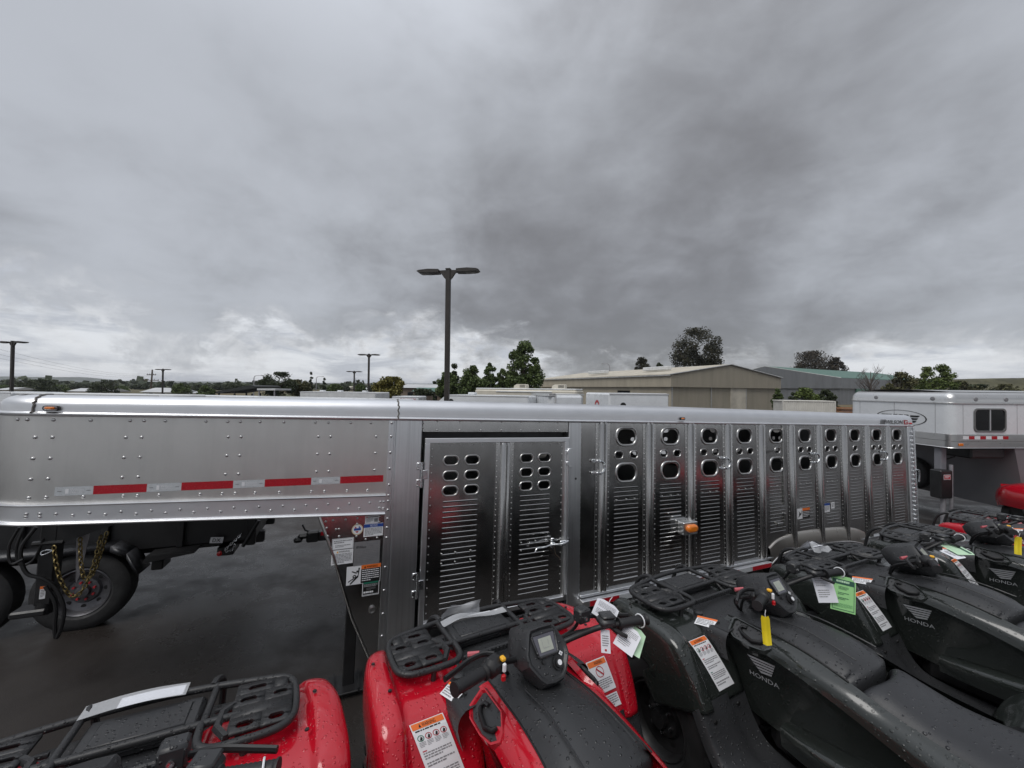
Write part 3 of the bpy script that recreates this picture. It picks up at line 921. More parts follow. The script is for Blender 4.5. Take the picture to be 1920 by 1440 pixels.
for s in (5.35, 6.25):
    wheel(TR, (s, .17, .36), .36, .22, M_RUBBER, M_STEELRIM)
mb = MB(); mb.box((5.8, .32, .30), (2.3, .03, .22)); mb.build('axle_frame', M_STEEL_B, TR)

# neck rivets
for c_ in (-2.034, -1.957):
    for k, z in enumerate((2.022, 1.894, 1.770, 1.66)): rivet(c_, z, -.0, .0105)
for c_ in (-1.614, -1.535, -1.065, -.989, -.494, -.409, -.075):
    for k, z in enumerate((2.020, 1.886 + .006 * taper(c_), 1.750 + .018 * taper(c_))): rivet(c_, z, -.002, .0105)
for s in (-2.13, -2.08, -1.96, -1.79, -1.60, -1.53, -1.42, -1.20, -1.075, -1.0, -.88, -.73, -.52, -.43, -.27, -.12):
    rivet(s, 2.128, -.002 if s > -1.93 else 0, .0105)
    if s > -1.9: rivet(s, z_beam_top(s) + .043, -.002, .0105)
for k in range(13):
    s = -1.9 + .15 * k
    rivet(s, z_beam_top(s) - .055, -.012, .0105); rivet(s + .075, z_beam_bot(s) + .045, -.012, .0105)
for s in (-2.03, -1.97, -.02, .005): rivet(s, z_beam_top(s) - .05, -.012, .010); rivet(s, z_beam_bot(s) + .045, -.012, .010)
for z in (2.13, 2.02, 1.89, 1.76, 1.63, 1.545, 1.50, 1.43, 1.36, 1.29, 1.21, .98, .80, .62, .45): rivet(.040, z, -.016, .0115)
for z in (2.13, 2.09): rivet(.300, z, -.001, .0085)
for (s, z) in ((-.41, 1.375), (-.36, 1.378), (-.27, 1.376), (-.185, 1.378), (-.10, 1.378), (-.02, 1.378), (-.40, 1.325), (-.335, 1.308), (-.315, 1.308), (-.39, 1.262), (-.31, 1.252), (-.185, 1.335), (-.185, 1.24), (-.115, 1.208), (-.03, 1.212), (-.02, 1.335)):
    rivet(s, z, .003, .0095)
for x in [.42 + .2 * k for k in range(7)]: rivet(x, 2.145, -.0, .007); rivet(x, 2.073, -.0, .0085)
tag(RIV.build('rivets', M_RIVET, TR, 180), kind='stuff')

# reflective tape on the neck with the maker's lettering
tz = lambda s: (1.655 + .012 * taper(s), 1.708 + .012 * taper(s))
segs = [(-1.92, -1.745, 0), (-1.745, -1.485, 1), (-1.485, -1.305, 0), (-1.305, -1.015, 1), (-1.015, -.825, 0), (-.825, -.525, 1), (-.525, -.325, 0), (-.325, -.005, 1)]
for (a, b, red) in segs:
    (za0, za1), (zb0, zb1) = tz(a), tz(b)
    d = Decal((a, -.004, za1), (b, -.004, zb1), (a, -.004, za0), (b, -.004, zb0), off=.0008)
    d.rect(0, 0, 1, 1, 0, 1)
    if red:
        d.build('reflective_tape', [M_REFL_RED], TR)
    else:
        d.rect(.27, .25, .36, .78, 1, 2); d.text('Wilson', .39, .22, .74, .52, 1, 2); d.text('TRAILER', .39, .58, .72, .78, 1, 2)
        d.rect(.07, .46, .18, .53, 2, 2); d.rect(.82, .46, .93, .53, 2, 2)
        d.build('reflective_tape', [M_REFL_SIL, M_WHITE, M_GREYINK], TR)
# marker lamps
def marker(s, z, w_, y=-.008):
    mb = MB()
    rows = []
    for (f, dy) in ((1.25, .003), (1.25, -.010), (1.0, -.013)):
        rows.append([(px, y + dy, pz) for px, pz in stadium(s, z, w_ * f, w_ * .42 * f, 16)])
    mb.grid(rows, m=0, closed_u=True)
    rows = [[(px, y + dy, pz) for px, pz in stadium(s - w_ * .06, z, w_ * f, w_ * .38 * f, 16)] for f, dy in ((.72, -.013), (.66, -.022), (.35, -.027))]
    mb.grid(rows, m=1, closed_u=True)
    mb.add(rows[-1], [tuple(range(len(rows[-1])))], m=1)
    mb.build('marker_lamp', [M_BLACK, M_AMBER], TR, 50)
marker(-1.968, 2.200, .062); marker(3.287, 2.212, .062)
mb = MB(); mb.box((8.62, -.016, 2.205), (.05, .02, .03), bev=.006); mb.build('marker_lamp', M_REDLENS, TR)
mb = MB(); mb.box((3.315, -.050, .985), (.215, .092, .135), bev=.006); lb = mb.build('lamp_bracket', M_ALU_P, TR)
mb = MB(); rows = [[(px, y, pz) for px, pz in stadium(3.325, .985, .165 * f, .088 * f, 20)] for f, y in ((1, -.096), (.98, -.112), (.85, -.128), (.5, -.134))]
mb.grid(rows, closed_u=True); mb.add(rows[-1], [tuple(range(len(rows[-1])))])
mb.build('turn_lamp', M_AMBER, TR, 50)
# tie rings
for (s, z) in ((2.125, 1.70), (4.00, 1.68), (5.84, 1.695), (7.70, 1.681)):
    mb = MB()
    mb.tube([(s - .02 + .06 * math.cos(rad(a)), -.045, z + .062 * math.sin(rad(a))) for a in range(-90, 91, 15)], .010, 8)
    for q in (-.062, .062):
        mb.box((s - .03, -.03, z + q), (.06, .03, .028), bev=.004); mb.box((s - .075, -.012, z + q), (.06, .012, .03), bev=.003)
    mb.build('tie_ring', M_ZINC, TR, 40)
# access hatch edge on the fifth panel
mb = MB(); mb.box((5.13, -.008, 1.62), (.014, .018, 1.05), bev=.003); mb.box((5.14, -.012, .90), (.02, .02, .17), bev=.003); mb.box((5.04, -.010, .85), (.12, .014, .03), bev=.004)
mb.build('hatch_edge', M_ALU_RIM, TR)

# ---- lettering at the rear of the rail
d = Decal((7.62, -.0075, 2.262), (8.56, -.0075, 2.262), (7.62, -.0075, 2.186), off=.0012)
for k in range(5): d.poly([(.02 + k * .035, 1), (.032 + k * .035 + k * .002, 1), (.062 + k * .035 + k * .002, 0), (.05 + k * .035, 0)], 0, 1)
d.text('WILSON', .22, .08, .80, .95, 0, 1, .25)
d.rect(.84, 0, .97, 1, 1, 1); d.poly([(.87, .25), (.885, .8), (.915, .8), (.90, .25)], 2, 2); d.rect(.87, .2, .95, .38, 2, 2)
d.build('maker_lettering', [M_BLACK, M_REFL_RED, M_WHITE], TR)

# ---- placards on the leg
def placard(name, TL, BR, fn, mats, y=.003, base=0):
    d = Decal((TL[0], y, TL[1]), (BR[0], y, TL[1]), (TL[0], y, BR[1]), off=.0011)
    d.rect(0, 0, 1, 1, base, 1); fn(d)
    return d.build(name, mats, TR)
PM = [M_WHITE, M_BLACK, M_GREYINK, M_ORANGE, M_BLUEINK, M_REDINK, M_GREENINK, M_YEL2, M_TAN, plain('anodised_plate', (.30, .30, .31), .4, .5, .08, 30)]
def frame_lines(d, m=2, t=.015):
    d.rect(.02, .03, .98, .03 + t * 1.6, m, 2); d.rect(.02, .955, .98, .955 + t * 1.6, m, 2); d.rect(.02, .03, .02 + t, .97, m, 2); d.rect(.98 - t, .03, .98, .97, m, 2)
placard('placard', (-.357, 1.236), (-.203, 1.153), lambda d: (frame_lines(d), d.lines(.08, .18, .92, .5, 2, 2, seed=3), d.lines(.15, .6, .85, .85, 2, 2, seed=4)), PM)
placard('placard', (-.357, 1.149), (-.203, 1.040), lambda d: (d.text('WARNING', .33, .06, .84, .19, 1), d.poly([(.22, .2), (.32, .2), (.27, .06)], 7), d.lines(.06, .27, .94, .93, 7, 2, seed=5)), PM)
placard('data_plate', (-.198, 1.195), (-.005, 1.010), lambda d: (d.rect(.08, .17, .17, .27, 1), d.text('Wilson', .19, .18, .46, .28, 1), d.lines(.5, .09, .92, .24, 3, 2, seed=6), d.lines(.08, .36, .92, .92, 8, 2, seed=7, fill=.25), [d.disc(u, v, .022, .022, 2) for u in (.05, .95) for v in (.05, .95)]), PM, base=9)
placard('placard', (-.127, 1.392), (-.024, 1.330), lambda d: (d.rect(.2, .12, .96, .26, 1), d.disc(.12, .2, .05, .09, 5), d.lines(.08, .4, .58, .9, 4, 2, seed=8), d.rect(.64, .38, .93, .88, 2)), PM)
placard('placard', (-.134, 1.328), (.012, 1.228), lambda d: (d.rect(0, .03, 1, .29, 4, 2), d.text('NOTICE', .33, .07, .70, .25, 0, 3), d.lines(.06, .36, .94, .94, 6, 2, seed=9)), PM)
placard('placard', (-.243, 1.012), (.008, .872), lambda d: (d.rect(.42, 0, 1, .21, 3, 2), d.text('WARNING', .58, .05, .90, .17, 1, 3), d.poly([(.50, .17), (.56, .17), (.53, .05)], 1, 3), d.rect(.42, .22, .985, .97, 1, 2), d.lines(.45, .27, .95, .93, 6, 0, 3, seed=10, fill=.4),
        d.disc(.23, .56, .055, .09, 1, 3, .45), d.poly([(.10, .93), (.13, .97), (.34, .62), (.38, .12), (.34, .10), (.33, .5)], 1, 2), d.poly([(.16, .25), (.14, .29), (.28, .42), (.30, .37)], 1, 2), d.disc(.31, .30, .035, .05, 1, 3), d.poly([(.05, .80), (.06, .85), (.22, .68), (.20, .64)], 1, 2)), PM)
placard('placard', (-.123, .884), (.002, .772), lambda d: (d.rect(.04, .05, .96, .95, 1, 2), d.rect(.06, .06, .94, .17, 6, 3), d.lines(.1, .22, .9, .42, 3, 0, 3, seed=11, fill=.25), d.lines(.25, .46, .8, .66, 3, 2, 3, seed=12, fill=.4), d.lines(.08, .69, .92, .82, 1, 0, 3, seed=17, fill=.9), d.rect(.06, .9, .94, .93, 0, 3)), PM)
d = Decal((-.223, .003, 1.334), (-.139, .003, 1.334), (-.223, .003, 1.250), off=.0011)
d.disc(.5, .5, .5, .5, 3, 1, seg=28).disc(.5, .5, .42, .42, 0, 2, seg=28).rect(.2, .38, .8, .58, 1, 3).poly([(.3, .2), (.45, .35), (.25, .4)], 2, 3).poly([(.62, .18), (.8, .35), (.6, .36)], 1, 3).poly([(.3, .66), (.62, .63), (.5, .82)], 2, 3)
d.build('round_sticker', [M_WHITE, M_BLUEINK, M_REDINK, M_TAN], TR)
mb = MB(); mb.lathe([(.026, .004), (.026, -.012), (.018, -.015), (.018, -.008), (.0001, -.006)], 18, 'y', (-.043, 0, .662)); mb.build('plug_socket', M_ALU_RIM, TR, 40)
# small warning and notice stickers far along the side
d = Decal((5.40, -.008, 1.015), (5.69, -.008, 1.015), (5.40, -.008, .875), off=.0012)
d.rect(0, 0, 1, 1, 0, 1).rect(.42, 0, 1, .25, 2, 2).rect(.42, .25, 1, 1, 1, 2).lines(.46, .34, .96, .92, 4, 0, 3, seed=13, fill=.35).poly([(.06, .9), (.34, .55), (.36, .1), (.28, .5), (.12, .2), (.2, .55)], 1, 2).disc(.22, .55, .07, .1, 1, 3, .4)
d.build('warning_sticker', [M_WHITE, M_BLACK, M_ORANGE], TR)
d = Decal((6.02, -.008, 1.040), (6.17, -.008, 1.040), (6.02, -.008, .915), off=.0012); d.rect(0, 0, 1, 1, 0, 1).rect(0, 0, 1, .25, 1, 2).lines(.1, .36, .9, .92, 4, 2, 2, seed=14); d.build('notice_sticker', [M_WHITE, M_BLUEINK, M_GREYINK], TR)
d = Decal((6.20, -.008, 1.045), (6.29, -.008, 1.045), (6.20, -.008, .955), off=.0012); d.rect(0, 0, 1, 1, 0, 1).lines(.15, .2, .85, .8, 3, 1, 2, seed=15); d.build('notice_sticker', [M_WHITE, M_GREYINK], TR)

# ---- gooseneck coupler, chains, hoses under the nose
yc = .90
mb = MB(); mb.box((-2.335, yc, 1.06), (.10, .10, .72), bev=.01); mb.box((-2.335, yc, .80), (.075, .075, .36), bev=.006)
mb.box((-2.40, yc, .655), (.20, .14, .05), bev=.012); mb.tube([(-2.335, yc, .63), (-2.335, yc, .72)], .055, 14)
mb.tube([(-2.42, yc - .04, 1.16), (-2.25, yc - .04, 1.16)], .02, 8)
for z in (1.0, .92, .84): mb.lathe([(.012, -.052), (.0001, -.0525)], 10, 'y', (-2.335, yc, z))
mb.build('coupler', M_STEEL_B, TR)
mb = MB(); mb.prism([(-2.29, 1.30), (-1.80, 1.40), (-1.80, 1.46), (-2.29, 1.46)], yc - .12, yc + .12); mb.prism([(-2.29, 1.14), (-1.97, 1.26), (-1.97, 1.34), (-2.29, 1.34)], yc - .05, yc - .04); mb.build('coupler_bracket', M_STEEL_B, TR)
mb = MB(); mb.prism([(-2.215, 1.20), (-2.135, 1.20), (-2.165, .90), (-2.190, .80), (-2.20, .95)], yc + .03, yc + .036); mb.build('gusset', M_GUSSET, TR)
mb = MB(); mb.tube(catmull([(-2.36, yc - .06, 1.10), (-2.33, yc - .065, 1.115), (-2.30, yc - .065, 1.105), (-2.35, yc - .065, 1.08)], 4, True), .005, 6, closed=True); mb.build('pin_clip', M_ZINC, TR)
d = Decal((-2.350, yc - .0515, .845), (-2.318, yc - .0515, .845), (-2.350, yc - .0515, .752), off=.001); d.rect(0, 0, 1, 1, 0, 1).rect(0, 0, 1, .22, 1, 2).lines(.15, .3, .85, .9, 5, 2, 2, seed=3); d.build('sticker', [M_WHITE, M_ORANGE, M_GREYINK], TR)
def chain(name, path, parent, wire=.0055, ln=.036, wd=.024, mat=None):
    pts = catmull(path, 14); mb = MB(); acc = 0; k = 0; last = pts[0]; pos = [pts[0]]
    for q in pts[1:]:
        acc += (q - last).length; last = q
        if acc >= ln * .74: pos.append(q.copy()); acc = 0
    for a, b in zip(pos, pos[1:]):
        t = (b - a).normalized(); u = t.cross(Vector((.2, 1, .1))).normalized(); v = t.cross(u)
        if k % 2: u = v
        c_ = (a + b) / 2
        loop = []
        for i in range(12):
            an = 2 * math.pi * i / 12
            loop.append(c_ + t * (math.cos(an) * ln * .5) + u * (math.sin(an) * wd * .5))
        mb.tube(loop, wire, 5, closed=True); k += 1
    return mb.build(name, mat or M_GOLD, parent, 60)
chain('safety_chain', [(-2.295, yc - .06, 1.14), (-2.27, yc - .07, 1.02), (-2.233, yc - .07, .88), (-2.165, yc - .07, .752), (-2.105, yc - .07, .785), (-2.06, yc - .06, .95), (-2.035, yc - .05, 1.19)], TR)
chain('safety_chain', [(-2.177, yc + .0, 1.17), (-2.155, yc - .02, 1.02), (-2.13, yc - .03, .90), (-2.105, yc - .03, .848), (-2.07, yc - .02, .90), (-2.05, yc - .01, 1.0), (-2.02, yc, 1.20)], TR)
for i, path in enumerate(([(-2.383, yc - .1, 1.30), (-2.44, yc - .12, 1.15), (-2.40, yc - .12, .98), (-2.31, yc - .11, .92), (-2.246, yc - .1, .84), (-2.19, yc - .1, .70), (-2.185, yc - .1, .58), (-2.21, yc - .1, .47), (-2.225, yc - .1, .55), (-2.235, yc - .1, .72), (-2.30, yc - .1, .86)],
                            [(-2.46, yc - .05, 1.33), (-2.50, yc - .05, 1.15), (-2.47, yc - .05, 1.02), (-2.40, yc - .05, 1.05), (-2.36, yc - .05, 1.2)],
                            [(-2.42, yc - .2, 1.33), (-2.46, yc - .2, 1.2), (-2.44, yc - .2, 1.08), (-2.38, yc - .2, 1.1)])):
    mb = MB(); mb.tube(catmull(path, 5), .013 if i == 0 else .009, 8); mb.build('hose', M_GRIP, TR)
# ------------------------------------------------------------------ quad bikes
from mathutils.bvhtree import BVHTree
def mirror(mb):
    q = MB(); q.v = [(-x, y, z) for x, y, z in mb.v]; q.f = [tuple(reversed(f)) for f in mb.f]; q.m = list(mb.m); return q
def widen(mb, x0=.2, k=1.16):
    mb.v = [(x0 + (x - x0) * k if x > x0 else x, y, z) for x, y, z in mb.v]; return mb
def bvh_of(mb): return BVHTree.FromPolygons([Vector(v) for v in mb.v], mb.f)
def project(mb, bvh, d, off, reach=.25):
    """press print onto a curved surface: d = direction into the surface"""
    d = Vector(d).normalized(); out = []
    for v in mb.v:
        v = Vector(v)
        h = bvh.ray_cast(v - d * .06, d, reach)
        lift = 0
        out.append(tuple((h[0] - d * off) if h[0] is not None else v))
    mb.v = out
    return mb
class PDecal(Decal):
    """a decal whose layers are projected on a surface"""
    def __init__(self, TL, TR, BL, BR=None):
        super().__init__(TL, TR, BL, BR, off=0.0); self.lay = []
    def _mark(self, n0, l): self.lay += [l] * (len(self.mb.v) - n0)
    def rect(self, u0, v0, u1, v1, m, l=1, nu=1, nv=1):
        n0 = len(self.mb.v)
        for i in range(nu):
            for j in range(nv):
                a, b = u0 + (u1 - u0) * i / nu, u0 + (u1 - u0) * (i + 1) / nu
                c, d = v0 + (v1 - v0) * j / nv, v0 + (v1 - v0) * (j + 1) / nv
                self.mb.add([self.p(a, d, 0), self.p(b, d, 0), self.p(b, c, 0), self.p(a, c, 0)], [(0, 1, 2, 3)], m)
        self._mark(n0, l); return self
    def poly(self, pts, m, l=2):
        n0 = len(self.mb.v); Decal.poly(self, pts, m, l); self._mark(n0, l); return self
    def text(self, s, u0, v0, u1, v1, m, l=2, shear=0.0):
        n0 = len(self.mb.v); Decal.text(self, s, u0, v0, u1, v1, m, l, shear); self._mark(n0, l); return self
    def press(self, bvh, step=.0010, base=.0042):
        d = -self.n; out = []
        for v, l in zip(self.mb.v, self.lay):
            v = Vector(v); h = bvh.ray_cast(v - d * .08, d, .3)
            q = h[0] if h[0] is not None else v
            out.append(tuple(q - d * (base + step * l)))
        self.mb.v = out
        return self

def steer_matrix(ang):
    P = Vector((0, .36, .85)); ax = Vector((0, -.42, .907)).normalized()
    return Matrix.Translation(P) @ Matrix.Rotation(ang, 4, ax) @ Matrix.Translation(-P)

STEER = []          # names of parts that turn with the bars
def make_atv(root):
    sp = []
    def S(o): o['_s'] = 1; return o
    # ---- front fenders
    ST = [(1.005, .60, .16, .44), (.99, .70, .16, .50), (.935, .775, .17, .545), (.80, .803, .17, .58), (.64, .806, .17, .595), (.53, .80, .17, .60), (.462, .770, .18, .60), (.408, .69, .20, .595), (.362, .60, .205, .585), (.335, .535, .21, .575)]
    PR = [(0, 0), (.28, 0), (.60, .0), (.73, .002), (.785, .022), (.87, .024), (.945, .015), (.985, -.006), (1.0, -.05), (1.0, -.12), (.985, -.165)]
    rows = []
    for i, (y, z, a, b) in enumerate(ST):
        y0, z0 = ST[max(0, i - 1)][:2]; y1, z1 = ST[min(len(ST) - 1, i + 1)][:2]
        t = Vector((0, y1 - y0, z1 - z0)).normalized(); nn = Vector((0, t.z, -t.y))
        if nn.z < 0 and i > 1: nn = -nn
        if i <= 1: nn = Vector((0, abs(nn.y), abs(nn.z)))
        if i >= 6: nn = Vector((0, -abs(nn.y), abs(nn.z)))
        k = min(1, i / 2.)
        kl = 1 if i < 4 else 1 + .2 * min(4, i - 3)
        rows.append([Vector((a + (b - a) * f, y, z)) + nn * o * (k if o > 0 else kl) for f, o in PR])
    R = MB(); R.patch(rows, 3, 4); Lm = mirror(R); widen(R)
    for q in (R, Lm):
        o = q.build('front_fender', M_DROP_RED, root, 55)
        md = o.modifiers.new('thickness', 'SOLIDIFY'); md.thickness = .004; md.offset = 0
    fenR, fenL = bvh_of(R), bvh_of(Lm)
    # ---- dark lower guards and footboards
    GS = [(.350, .56, .20, .583), (.325, .50, .20, .578), (.285, .42, .20, .572), (.22, .355, .20, .57), (.10, .335, .20, .57), (-.12, .335, .2, .57), (-.28, .35, .2, .57)]
    g = [[Vector((a + (b - a) * f, y + oy, z + oz)) for f, oy, oz in ((0, 0, 0), (.35, 0, 0), (.42, -.012, .008), (.85, -.012, .010), (.97, -.006, 0), (1.0, .02, -.03))] for (y, z, a, b) in GS]
    q = MB(); q.patch(g, 3, 4)
    for (x, y, z) in ((.30, .332, .515), (.50, .325, .50)): q.lathe([(.011, 0), (.011, -.006), (.0005, -.008)], 10, 'y', (x, y - .018, z), m=1)
    ql = mirror(q)
    for w_ in (widen(q), ql): w_.build('mud_guard', [M_MATTE, M_BLACK], root, 50)
    # ---- wheels
    for (x, y, r, wd) in ((.44, .63, .30, .20), (-.44, .63, .30, .20), (.43, -.62, .30, .25), (-.43, -.62, .30, .25)):
        ty = wheel(root, (x, y, r), r, wd, M_TIRE_WET, M_STEEL_B, 6, 'x', 1 if x > 0 else -1)
        lug = MB()
        for k in range(20):
            a = 2 * math.pi * k / 20
            for sx in (-1, 1):
                aa = a + (.15 if sx > 0 else 0)
                lug.box((x + sx * wd * .26, y + math.cos(aa) * r, r + math.sin(aa) * r), (wd * .4, .03, .035), rot=Quaternion((1, 0, 0), aa))
        tag(lug.build('tread', M_TIRE_WET, ty, 0), kind='stuff')
    # ---- engine, frame, bumper, grille
    e = MB(); e.box((0, -.05, .45), (.30, .62, .34), bev=.05); e.box((0, .45, .42), (.34, .3, .2), bev=.04); e.tube([(-.5, .63, .3), (.5, .63, .3)], .03, 8); e.tube([(-.45, -.62, .3), (.45, -.62, .3)], .035, 8); e.tube([(.2, .62, .36), (.12, .5, .74)], .035, 10); e.tube([(-.2, .62, .36), (-.12, .5, .74)], .035, 10)
    e.build('engine', M_STEEL_B, root)
    e = MB(); e.prism([(.90, .45), (1.03, .50), (1.01, .70), (.95, .78), (.86, .78)], -.17, .17, 'x'); e.build('front_grille', M_MATTE, root)
    for sx in (-1, 1):
        e = MB(); e.tube(catmull([(sx * .17, .90, .40), (sx * .18, 1.06, .42), (sx * .19, 1.10, .60), (sx * .20, 1.06, .80), (sx * .19, .99, .865), (sx * .18, .95, .865)], 4), .013, 8); e.build('front_bumper', M_RACK, root)
        e = MB(); e.lathe([(.06, 0), (.062, .015), (.05, .03), (.0005, .035)], 16, 'y', (sx * .32, .995, .64)); e.build('headlight', M_LAMP_L, root)
    # ---- front rack
    out = [(.185, .745), (.19, .66), (.215, .622), (.27, .608), (.40, .612), (.455, .635), (.478, .685), (.476, .80), (.462, .865), (.425, .902), (.33, .925), (.16, .953), (0, .962)]
    pts = [(x, y, .86) for x, y in out]; pts = pts + [(-x, y, z) for x, y, z in reversed(pts[:-1])]
    rk = MB(); rk.tube(catmull(pts, 3), .0135, 8)
    rk.tube([(-.30, .745, .86), (.30, .745, .86)], .013, 8)
    for sx in (-1, 1):
        rk.tube([(sx * .19, .745, .858), (sx * .195, .945, .858)], .013, 8)
        rk.tube([(sx * .215, .80, .857), (sx * .47, .80, .857)], .008, 6)
        rk.tube([(sx * .185, .745, .86), (sx * .18, .70, .83), (sx * .2, .66, .80)], .010, 8)
        rk.tube([(sx * .40, .90, .855), (sx * .38, .91, .80)], .010, 8); rk.tube([(sx * .33, .612, .855), (sx * .33, .62, .80)], .012, 8)
    rk.build('front_rack', M_RACK, root, 60)
    RX = Matrix(((1, 0, 0, 0), (0, 0, 1, 0), (0, -1, 0, .864), (0, 0, 0, 1)))     # plate drawn in xz -> laid flat (z becomes y)
    pl = MB()
    a0, a1, b0, b1 = .272, .466, .640, .905
    cells = [(a0, .372, b0, .715, (.322, .676, .062, .040)), (.372, a1, b0, .715, (.418, .674, .058, .040)), (a0, a1, .715, .770, None),
             (a0, .372, .770, .835, (.318, .804, .062, .040)), (.372, a1, .770, .835, (.424, .802, .056, .040)), (a0, .40, .835, .900, (.340, .868, .070, .036)), (.40, a1 - .02, .835, .895, None)]
    pl.plate(0, 0, 0, 0, cells, y=0, t=.006, M=RX, seg=16)
    pl.tube([(a0, b0, .862), (a0 - .035, .70, .862), (a0 - .03, .77, .862), (a0, .80, .862)], .008, 6)
    for w_ in (pl, mirror(pl)):
        o = w_.build('rack_plate', M_RACK, root, 40)
        md = o.modifiers.new('thickness', 'SOLIDIFY'); md.thickness = .013; md.offset = 0
    # ---- centre cover under the rack with a lid
    cv = MB()
    cv.patch([[(x, y, z - .020 * (abs(x) / .3) ** 2) for x in (-.30, -.2, 0, .2, .30)] for y, z in ((.985, .70), (.96, .79), (.86, .812), (.66, .815), (.54, .83), (.44, .848), (.36, .855))], 3, 3)
    for sx in (-1, 1):
        cv.patch([[(sx * x, y, z) for x, z in ((.292, zz - .018), (.315, zz - .035), (.325, zz - .08), (.30, zz - .16))] for y, zz in ((.64, .812), (.54, .83), (.44, .848), (.36, .853))], 2, 3)
        cv.lathe([(.024, 0), (.024, .014), (.016, .018), (.0005, .018)], 12, 'z', (sx * .235, .575, .812))
    cv.build('front_cover', M_MATTE, root, 50)
    ld = MB(); ld.box((0, .845, .828), (.34, .185, .042), bev=.014)
    ld.box((0, .845, .850), (.26, .12, .008), bev=.003)
    ld.tube([(-.15, .762, .85), (-.12, .757, .858), (-.10, .762, .85)], .006, 6); ld.tube([(.10, .762, .85), (.12, .757, .858), (.15, .762, .85)], .006, 6)
    ld.build('storage_lid', M_MATTE, root, 40)
    tr_ = MB(); tr_.box((0, .635, .842), (.37, .012, .03), bev=.004)
    for k in range(18): tr_.box((-.17 + .02 * k, .627, .842), (.010, .008, .02))
    tr_.build('vent_grille', M_MATTE, root, 30)
    # ---- tank cover and side covers
    tk = MB()
    TS = [(.45, .152, .845, .862), (.36, .158, .857, .886), (.26, .163, .866, .908), (.12, .170, .862, .922), (0, .180, .848, .915), (-.08, .190, .826, .893), (-.125, .194, .812, .872), (-.146, .195, .800, .855), (-.150, .194, .74, .79)]
    tk.patch([[(f * xe, y + (.05 * f * f if y < -.1 else 0), zt - (zt - ze) * (abs(f) ** 2.6)) for f in (-1.03, -.93, -.7, -.35, 0, .35, .7, .93, 1.03)] for y, xe, ze, zt in TS], 3, 3)
    for sx in (-1, 1): tk.tube(catmull([(sx * .10, .25, .915), (sx * .10, .12, .925), (sx * .105, .0, .913), (sx * .11, -.1, .895)], 4), .0035, 5)
    tk.build('tank_cover', M_MATTE, root, 60)
    SU = [(.45, [(.148, .848), (.185, .842), (.218, .826), (.238, .800)]), (.36, [(.154, .857), (.195, .850), (.232, .835), (.252, .806)]), (.20, [(.164, .866), (.205, .855), (.240, .832), (.258, .798)]),
          (.05, [(.172, .856), (.208, .840), (.240, .812), (.256, .772)]), (-.10, [(.186, .828), (.216, .810), (.244, .778), (.256, .736)]), (-.25, [(.198, .79), (.226, .772), (.252, .738), (.262, .694)]), (-.45, [(.215, .765), (.255, .745), (.290, .708), (.302, .66)])]
    SD = [(.45, [(.238, .800), (.218, .745), (.196, .63), (.17, .45)]), (.36, [(.252, .806), (.228, .750), (.198, .63), (.17, .44)]), (.20, [(.258, .798), (.232, .740), (.198, .62), (.168, .42)]),
          (.05, [(.256, .772), (.228, .715), (.194, .60), (.166, .40)]), (-.10, [(.256, .736), (.226, .680), (.192, .57), (.166, .38)]), (-.25, [(.262, .694), (.234, .645), (.200, .54), (.17, .38)]), (-.45, [(.302, .66), (.272, .61), (.235, .52), (.2, .4)])]
    sd_ = MB()
    for blk in (SU, SD): sd_.patch([[(x, y, z) for x, z in pr] for y, pr in blk], 4, 4)
    sd_.patch([[(x, y, z) for x, z in pr] for y, pr in ((.14, [(.18, .50), (.23, .51), (.262, .495), (.25, .42)]), (.0, [(.19, .52), (.27, .535), (.310, .512), (.29, .43)]), (-.20, [(.20, .55), (.300, .572), (.350, .545), (.33, .45)]), (-.42, [(.22, .59), (.35, .615), (.40, .58), (.37, .49)]))], 3, 4)
    sdm = mirror(sd_)
    for q in (sd_, sdm): q.build('side_cover', M_DROP_RED, root, 38)
    sdL, sdR = bvh_of(sdm), bvh_of(sd_)
    for sx in (-1, 1):
        gp_ = MB(); gp_.tube(catmull([(sx * (p[0][0] + .004), y, p[0][1] + .002) for y, p in SU if y > -.2], 5), .0035, 5)
        gp_.tube(catmull([(sx * .236, .452, .803), (sx * .228, .452, .74), (sx * .21, .45, .62)], 4), .004, 5)
        gp_.build('panel_gap', M_GRIP, root)
        for (x, y, z) in ((.205, .40, .853), (.262, .44, .838), (.30, .70, .812), (.52, .60, .836), (.545, .80, .835)):
            bo = MB(); bo.lathe([(.008, 0), (.0075, .004), (.0005, .005)], 10, 'z', (sx * x, y, z)); bo.build('bolt', M_BLACK, root)
    # ---- recessed pods with a hook
    for sx in (-1, 1):
        nrm = Vector((sx * .64, -.10, .76)).normalized(); ux = (Vector((0, -1, 0)) - nrm * nrm.y * -1).normalized(); vy = nrm.cross(ux) * (1 if sx < 0 else -1)
        if vy.z < 0: vy = -vy
        c = Vector((sx * .236, .285, .840))
        Pm = lambda u, v, d: c + ux * u + vy * v + nrm * d
        ring = [(-.095, .035), (-.085, .045), (.035, .045), (.085, .010), (.098, -.012), (.075, -.040), (.02, -.052), (-.055, -.05), (-.09, -.03)]
        pd = MB()
        rws = [[Pm(u * s, v * s, d) for u, v in ring] for s, d in ((1.16, -.012), (1.06, .012), (.97, .012), (.86, -.004), (.84, -.008))]
        pd.grid(rws, closed_u=True)
        po = pd.build('pod_frame', M_DROP_RED, root, 40)
        pd = MB(); pd.add([Pm(u * .9, v * .9, .002) for u, v in ring], [tuple(range(len(ring)))])
        pd.build('pod_recess', M_MATTE, root, 0)
